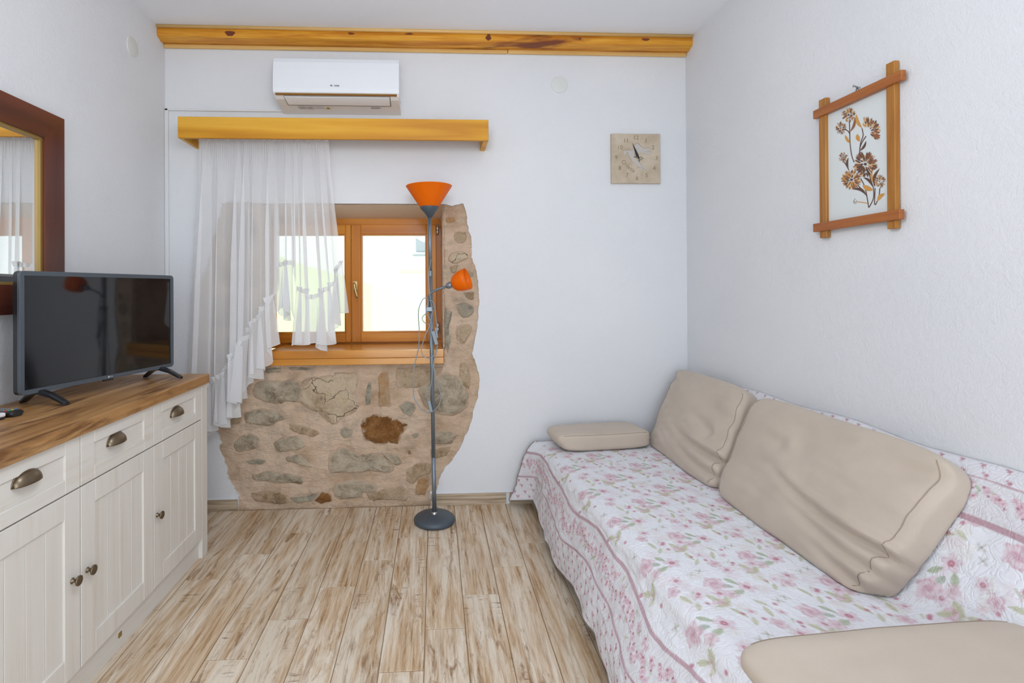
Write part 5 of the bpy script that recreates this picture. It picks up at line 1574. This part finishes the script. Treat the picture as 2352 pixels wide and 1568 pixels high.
# ---- cushions
def backx(z):   # front face of the draped backrest
    return float(np.interp(z, [0.40, 0.425, 0.50, 0.60, 0.70, 0.765, 0.80, 1.2], [1.30, 1.335, 1.385, 1.435, 1.478, 1.508, 1.54, 1.552]))
class Soft:
    """padded box with rounded edges; local axes e1 (length) e2 (height) e3 (out of the front)"""
    def __init__(s, c, e, half, k=6.0, pin=(0.6, 4), bulge=0.0, mod=None, clamp=None):
        s.c, s.e, s.h, s.k, s.pin, s.bulge, s.mod, s.clamp = Vector(c), [Vector(v).normalized() for v in e], half, k, pin, bulge, mod, clamp
    def at(s, a, b, c):
        n_ = (abs(a)**s.k+abs(b)**s.k+abs(c)**s.k)**(1/s.k)
        q = (a/n_, b/n_, c/n_)
        th = s.pin[0]+(1-s.pin[0])*(1-abs(q[0])**s.pin[1])*(1-abs(q[1])**s.pin[1])
        l_ = [q[0]*s.h[0], q[1]*s.h[1], q[2]*s.h[2]*th]
        if s.mod: l_ = s.mod(q, l_)
        p = s.c+s.e[0]*l_[0]+s.e[1]*l_[1]+s.e[2]*l_[2]
        return s.clamp(p) if s.clamp else p
    def build(s, name, mat, n=(48, 30, 12)):
        V_, F_, key = [], [], {}
        def vid(a, b, c):
            kx = (round(a, 5), round(b, 5), round(c, 5))
            if kx not in key: key[kx] = len(V_); V_.append(s.at(a, b, c))
            return key[kx]
        def face(fn, na, nb_):
            for i in range(na):
                for j in range(nb_):
                    g = lambda x, y: vid(*fn(-1+2*x/na, -1+2*y/nb_))
                    F_.append((g(i, j), g(i+1, j), g(i+1, j+1), g(i, j+1)))
        for sg in (1, -1):
            face(lambda x, y: (x, y, sg), n[0], n[1]); face(lambda x, y: (x, sg, y), n[0], n[2]); face(lambda x, y: (sg, x, y), n[1], n[2])
        bm = bmesh.new(); bv = [bm.verts.new(v) for v in V_]
        for f in F_:
            try: bm.faces.new([bv[i] for i in f])
            except ValueError: pass
        return bm_obj(name, bm, mat, None, True)
def creases(lines, x_off=0.0, shear=0.0, widen=0.0):
    def f(q, l_):
        if q[2] > 0.0 or True:
            d = 0
            fz = max(0.0, min(1.0, (q[2]+0.9)/0.6))
            for (x0, y0, x1, y1, wd, dep, bend) in lines:
                dx, dy = x1-x0, y1-y0; L2 = dx*dx+dy*dy
                t = ((q[0]-x0)*dx+(q[1]-y0)*dy)/L2
                tc = max(0, min(1, t))
                px_, py_ = x0+dx*tc, y0+dy*tc+bend*math.sin(tc*math.pi)
                dd = math.hypot((q[0]-px_)*1.6, q[1]-py_)
                sgn = (q[1]-py_)
                taper = (1-tc)**0.8 if t >= 0 else 1
                d += taper*(-dep*math.exp(-(dd/wd)**2) + dep*0.7*math.exp(-((dd-wd*2.0)/(wd*1.3))**2)*(1 if sgn > 0 else 0.45))
            wv = 0.010*noise.noise(Vector((q[0]*2.2+x_off, q[1]*2.6, 3)))+0.0035*noise.noise(Vector((q[0]*5+x_off, q[1]*9, q[2]*3)))
            l_ = [l_[0]*(1+widen*q[1])+shear*q[1]+d*0.25*(1 if q[0] > 0 else -1)*(abs(q[0])**8), l_[1], l_[2]+(d+wv)*fz]
        return l_
    return f
lean = Vector((0.50, 0, 0.87)).normalized(); nrm_ = Vector((-0.87, 0, 0.50)).normalized()
def cl_back(p):
    p = p.copy()
    if p.z < SEATZ+0.004: p.z = SEATZ+0.004+0.02*max(0, 0)
    bx = backx(p.z)-0.006
    if p.x > bx: p.x = bx
    return p
def cushion(label, yc, half_y, xf, zf, hh, lines, shear=0.0, widen=0.0, tilt=0.0, yawd=0.0, name='back_cushion', grp='beige back cushions'):
    """xf,zf = bottom edge of the front face"""
    e1 = Vector((math.sin(yawd), -math.cos(yawd), tilt)).normalized()   # towards the near end
    e3 = (nrm_-e1*nrm_.dot(e1)).normalized(); e2 = e3.cross(e1); e2 = e2 if e2.z > 0 else -e2
    th = 0.078
    c = Vector((xf, yc, zf))+e2*hh-e3*th*0.95
    s = Soft(c, (e1, e2, e3), (half_y, hh, th), 7.0, (0.74, 3.2), 0, creases(lines, yc*7, shear, widen), cl_back)
    t_ = thing(name, label, 'cushion', (c.x, c.y, SEATZ+0.004), grp)
    o = s.build('cushion_cover', 'beige', (72, 48, 14)); o.parent = t_; o.matrix_parent_inverse = t_.matrix_basis.inverted()
    for sg in (1, -1):
        pts_ = [s.at(sg, -1+2*i/40, 0.93)+e3*0.0004 for i in range(41)]
        sm = tube('seam', pts_, 0.0012, 'beige_seam', None, 5); sm.parent = t_; sm.matrix_parent_inverse = t_.matrix_basis.inverted()
    return s
cushion('beige back cushion pushed into the corner by the far wall', 2.622, 0.358, 1.190, SEATZ+0.004, 0.252,
        [(1.0, -0.42, -0.25, -0.32, 0.055, 0.032, -0.05), (1.0, -0.72, 0.0, -0.60, 0.06, 0.020, -0.05), (0.6, -0.05, -0.2, 0.10, 0.10, 0.010, 0.06), (-1.0, 0.7, -0.55, 0.55, 0.10, 0.012, 0.0), (1.0, 0.35, 0.1, 0.25, 0.10, 0.008, 0.05)], -0.055)
cushion('beige back cushion in the middle of the sofa with deep sagging fold', 1.812, 0.432, 1.185, SEATZ+0.004, 0.250,
        [(1.05, -0.36, -0.30, -0.08, 0.05, 0.040, -0.10), (1.05, -0.62, 0.2, -0.45, 0.05, 0.018, -0.04), (1.0, -0.85, 0.45, -0.72, 0.06, 0.022, 0.0), (-0.3, 0.30, -0.85, 0.20, 0.10, 0.010, 0.05), (1.0, 0.72, 0.55, 0.55, 0.10, 0.010, 0.0)], 0.0, 0.09)

def arm_pad(label, c, e1, half, yaw=0.0, taper=0.0, z=None):
    e1 = Vector(e1).normalized(); e3 = Vector((0, 0, 1)); e2 = e3.cross(e1)
    def md(q, l_):
        f = 1-taper*max(0, -q[0])*0.5
        wv = 0.003*noise.noise(Vector((q[0]*2, q[1]*2, 9)))
        # wedge: underside drawn in at the free end
        sh = 0.055*max(0.0, -q[0]-0.55)/0.45
        return [l_[0]+(sh*0.8 if q[2] < 0.2 else 0)*max(0, (0.2-q[2])/1.2), l_[1]*f, l_[2]+wv]
    def clp(p):
        p = p.copy(); p.z = max(p.z, SEATZ+0.006); return p
    s = Soft(c, (e1, e2, e3), half, 7.0, (0.93, 4), 0, md, clp)
    t_ = thing('arm_pad', label, 'cushion', (c[0], c[1], SEATZ+0.004), 'beige arm pads')
    o = s.build('pad_cover', 'beige', (48, 24, 12)); o.parent = t_; o.matrix_parent_inverse = t_.matrix_basis.inverted()
    for sg in (1, -1):
        pts_ = [s.at(-1+2*i/60, sg, 0.90) for i in range(61)]
        sm = tube('seam', pts_, 0.0014, 'beige_seam', None, 5); sm.parent = t_; sm.matrix_parent_inverse = t_.matrix_basis.inverted()
arm_pad('flat beige arm pad lying on the quilt against the far wall', (0.925, 2.90, SEATZ+0.054), (1.0, 0.13, 0), (0.275, 0.125, 0.050), 0, 0.15)
arm_pad('flat beige arm pad lying at the end of the sofa away from the far wall', (1.045, 1.035, SEATZ+0.054), (1.0, 0.05, 0), (0.375, 0.135, 0.052), 0, 0.15)
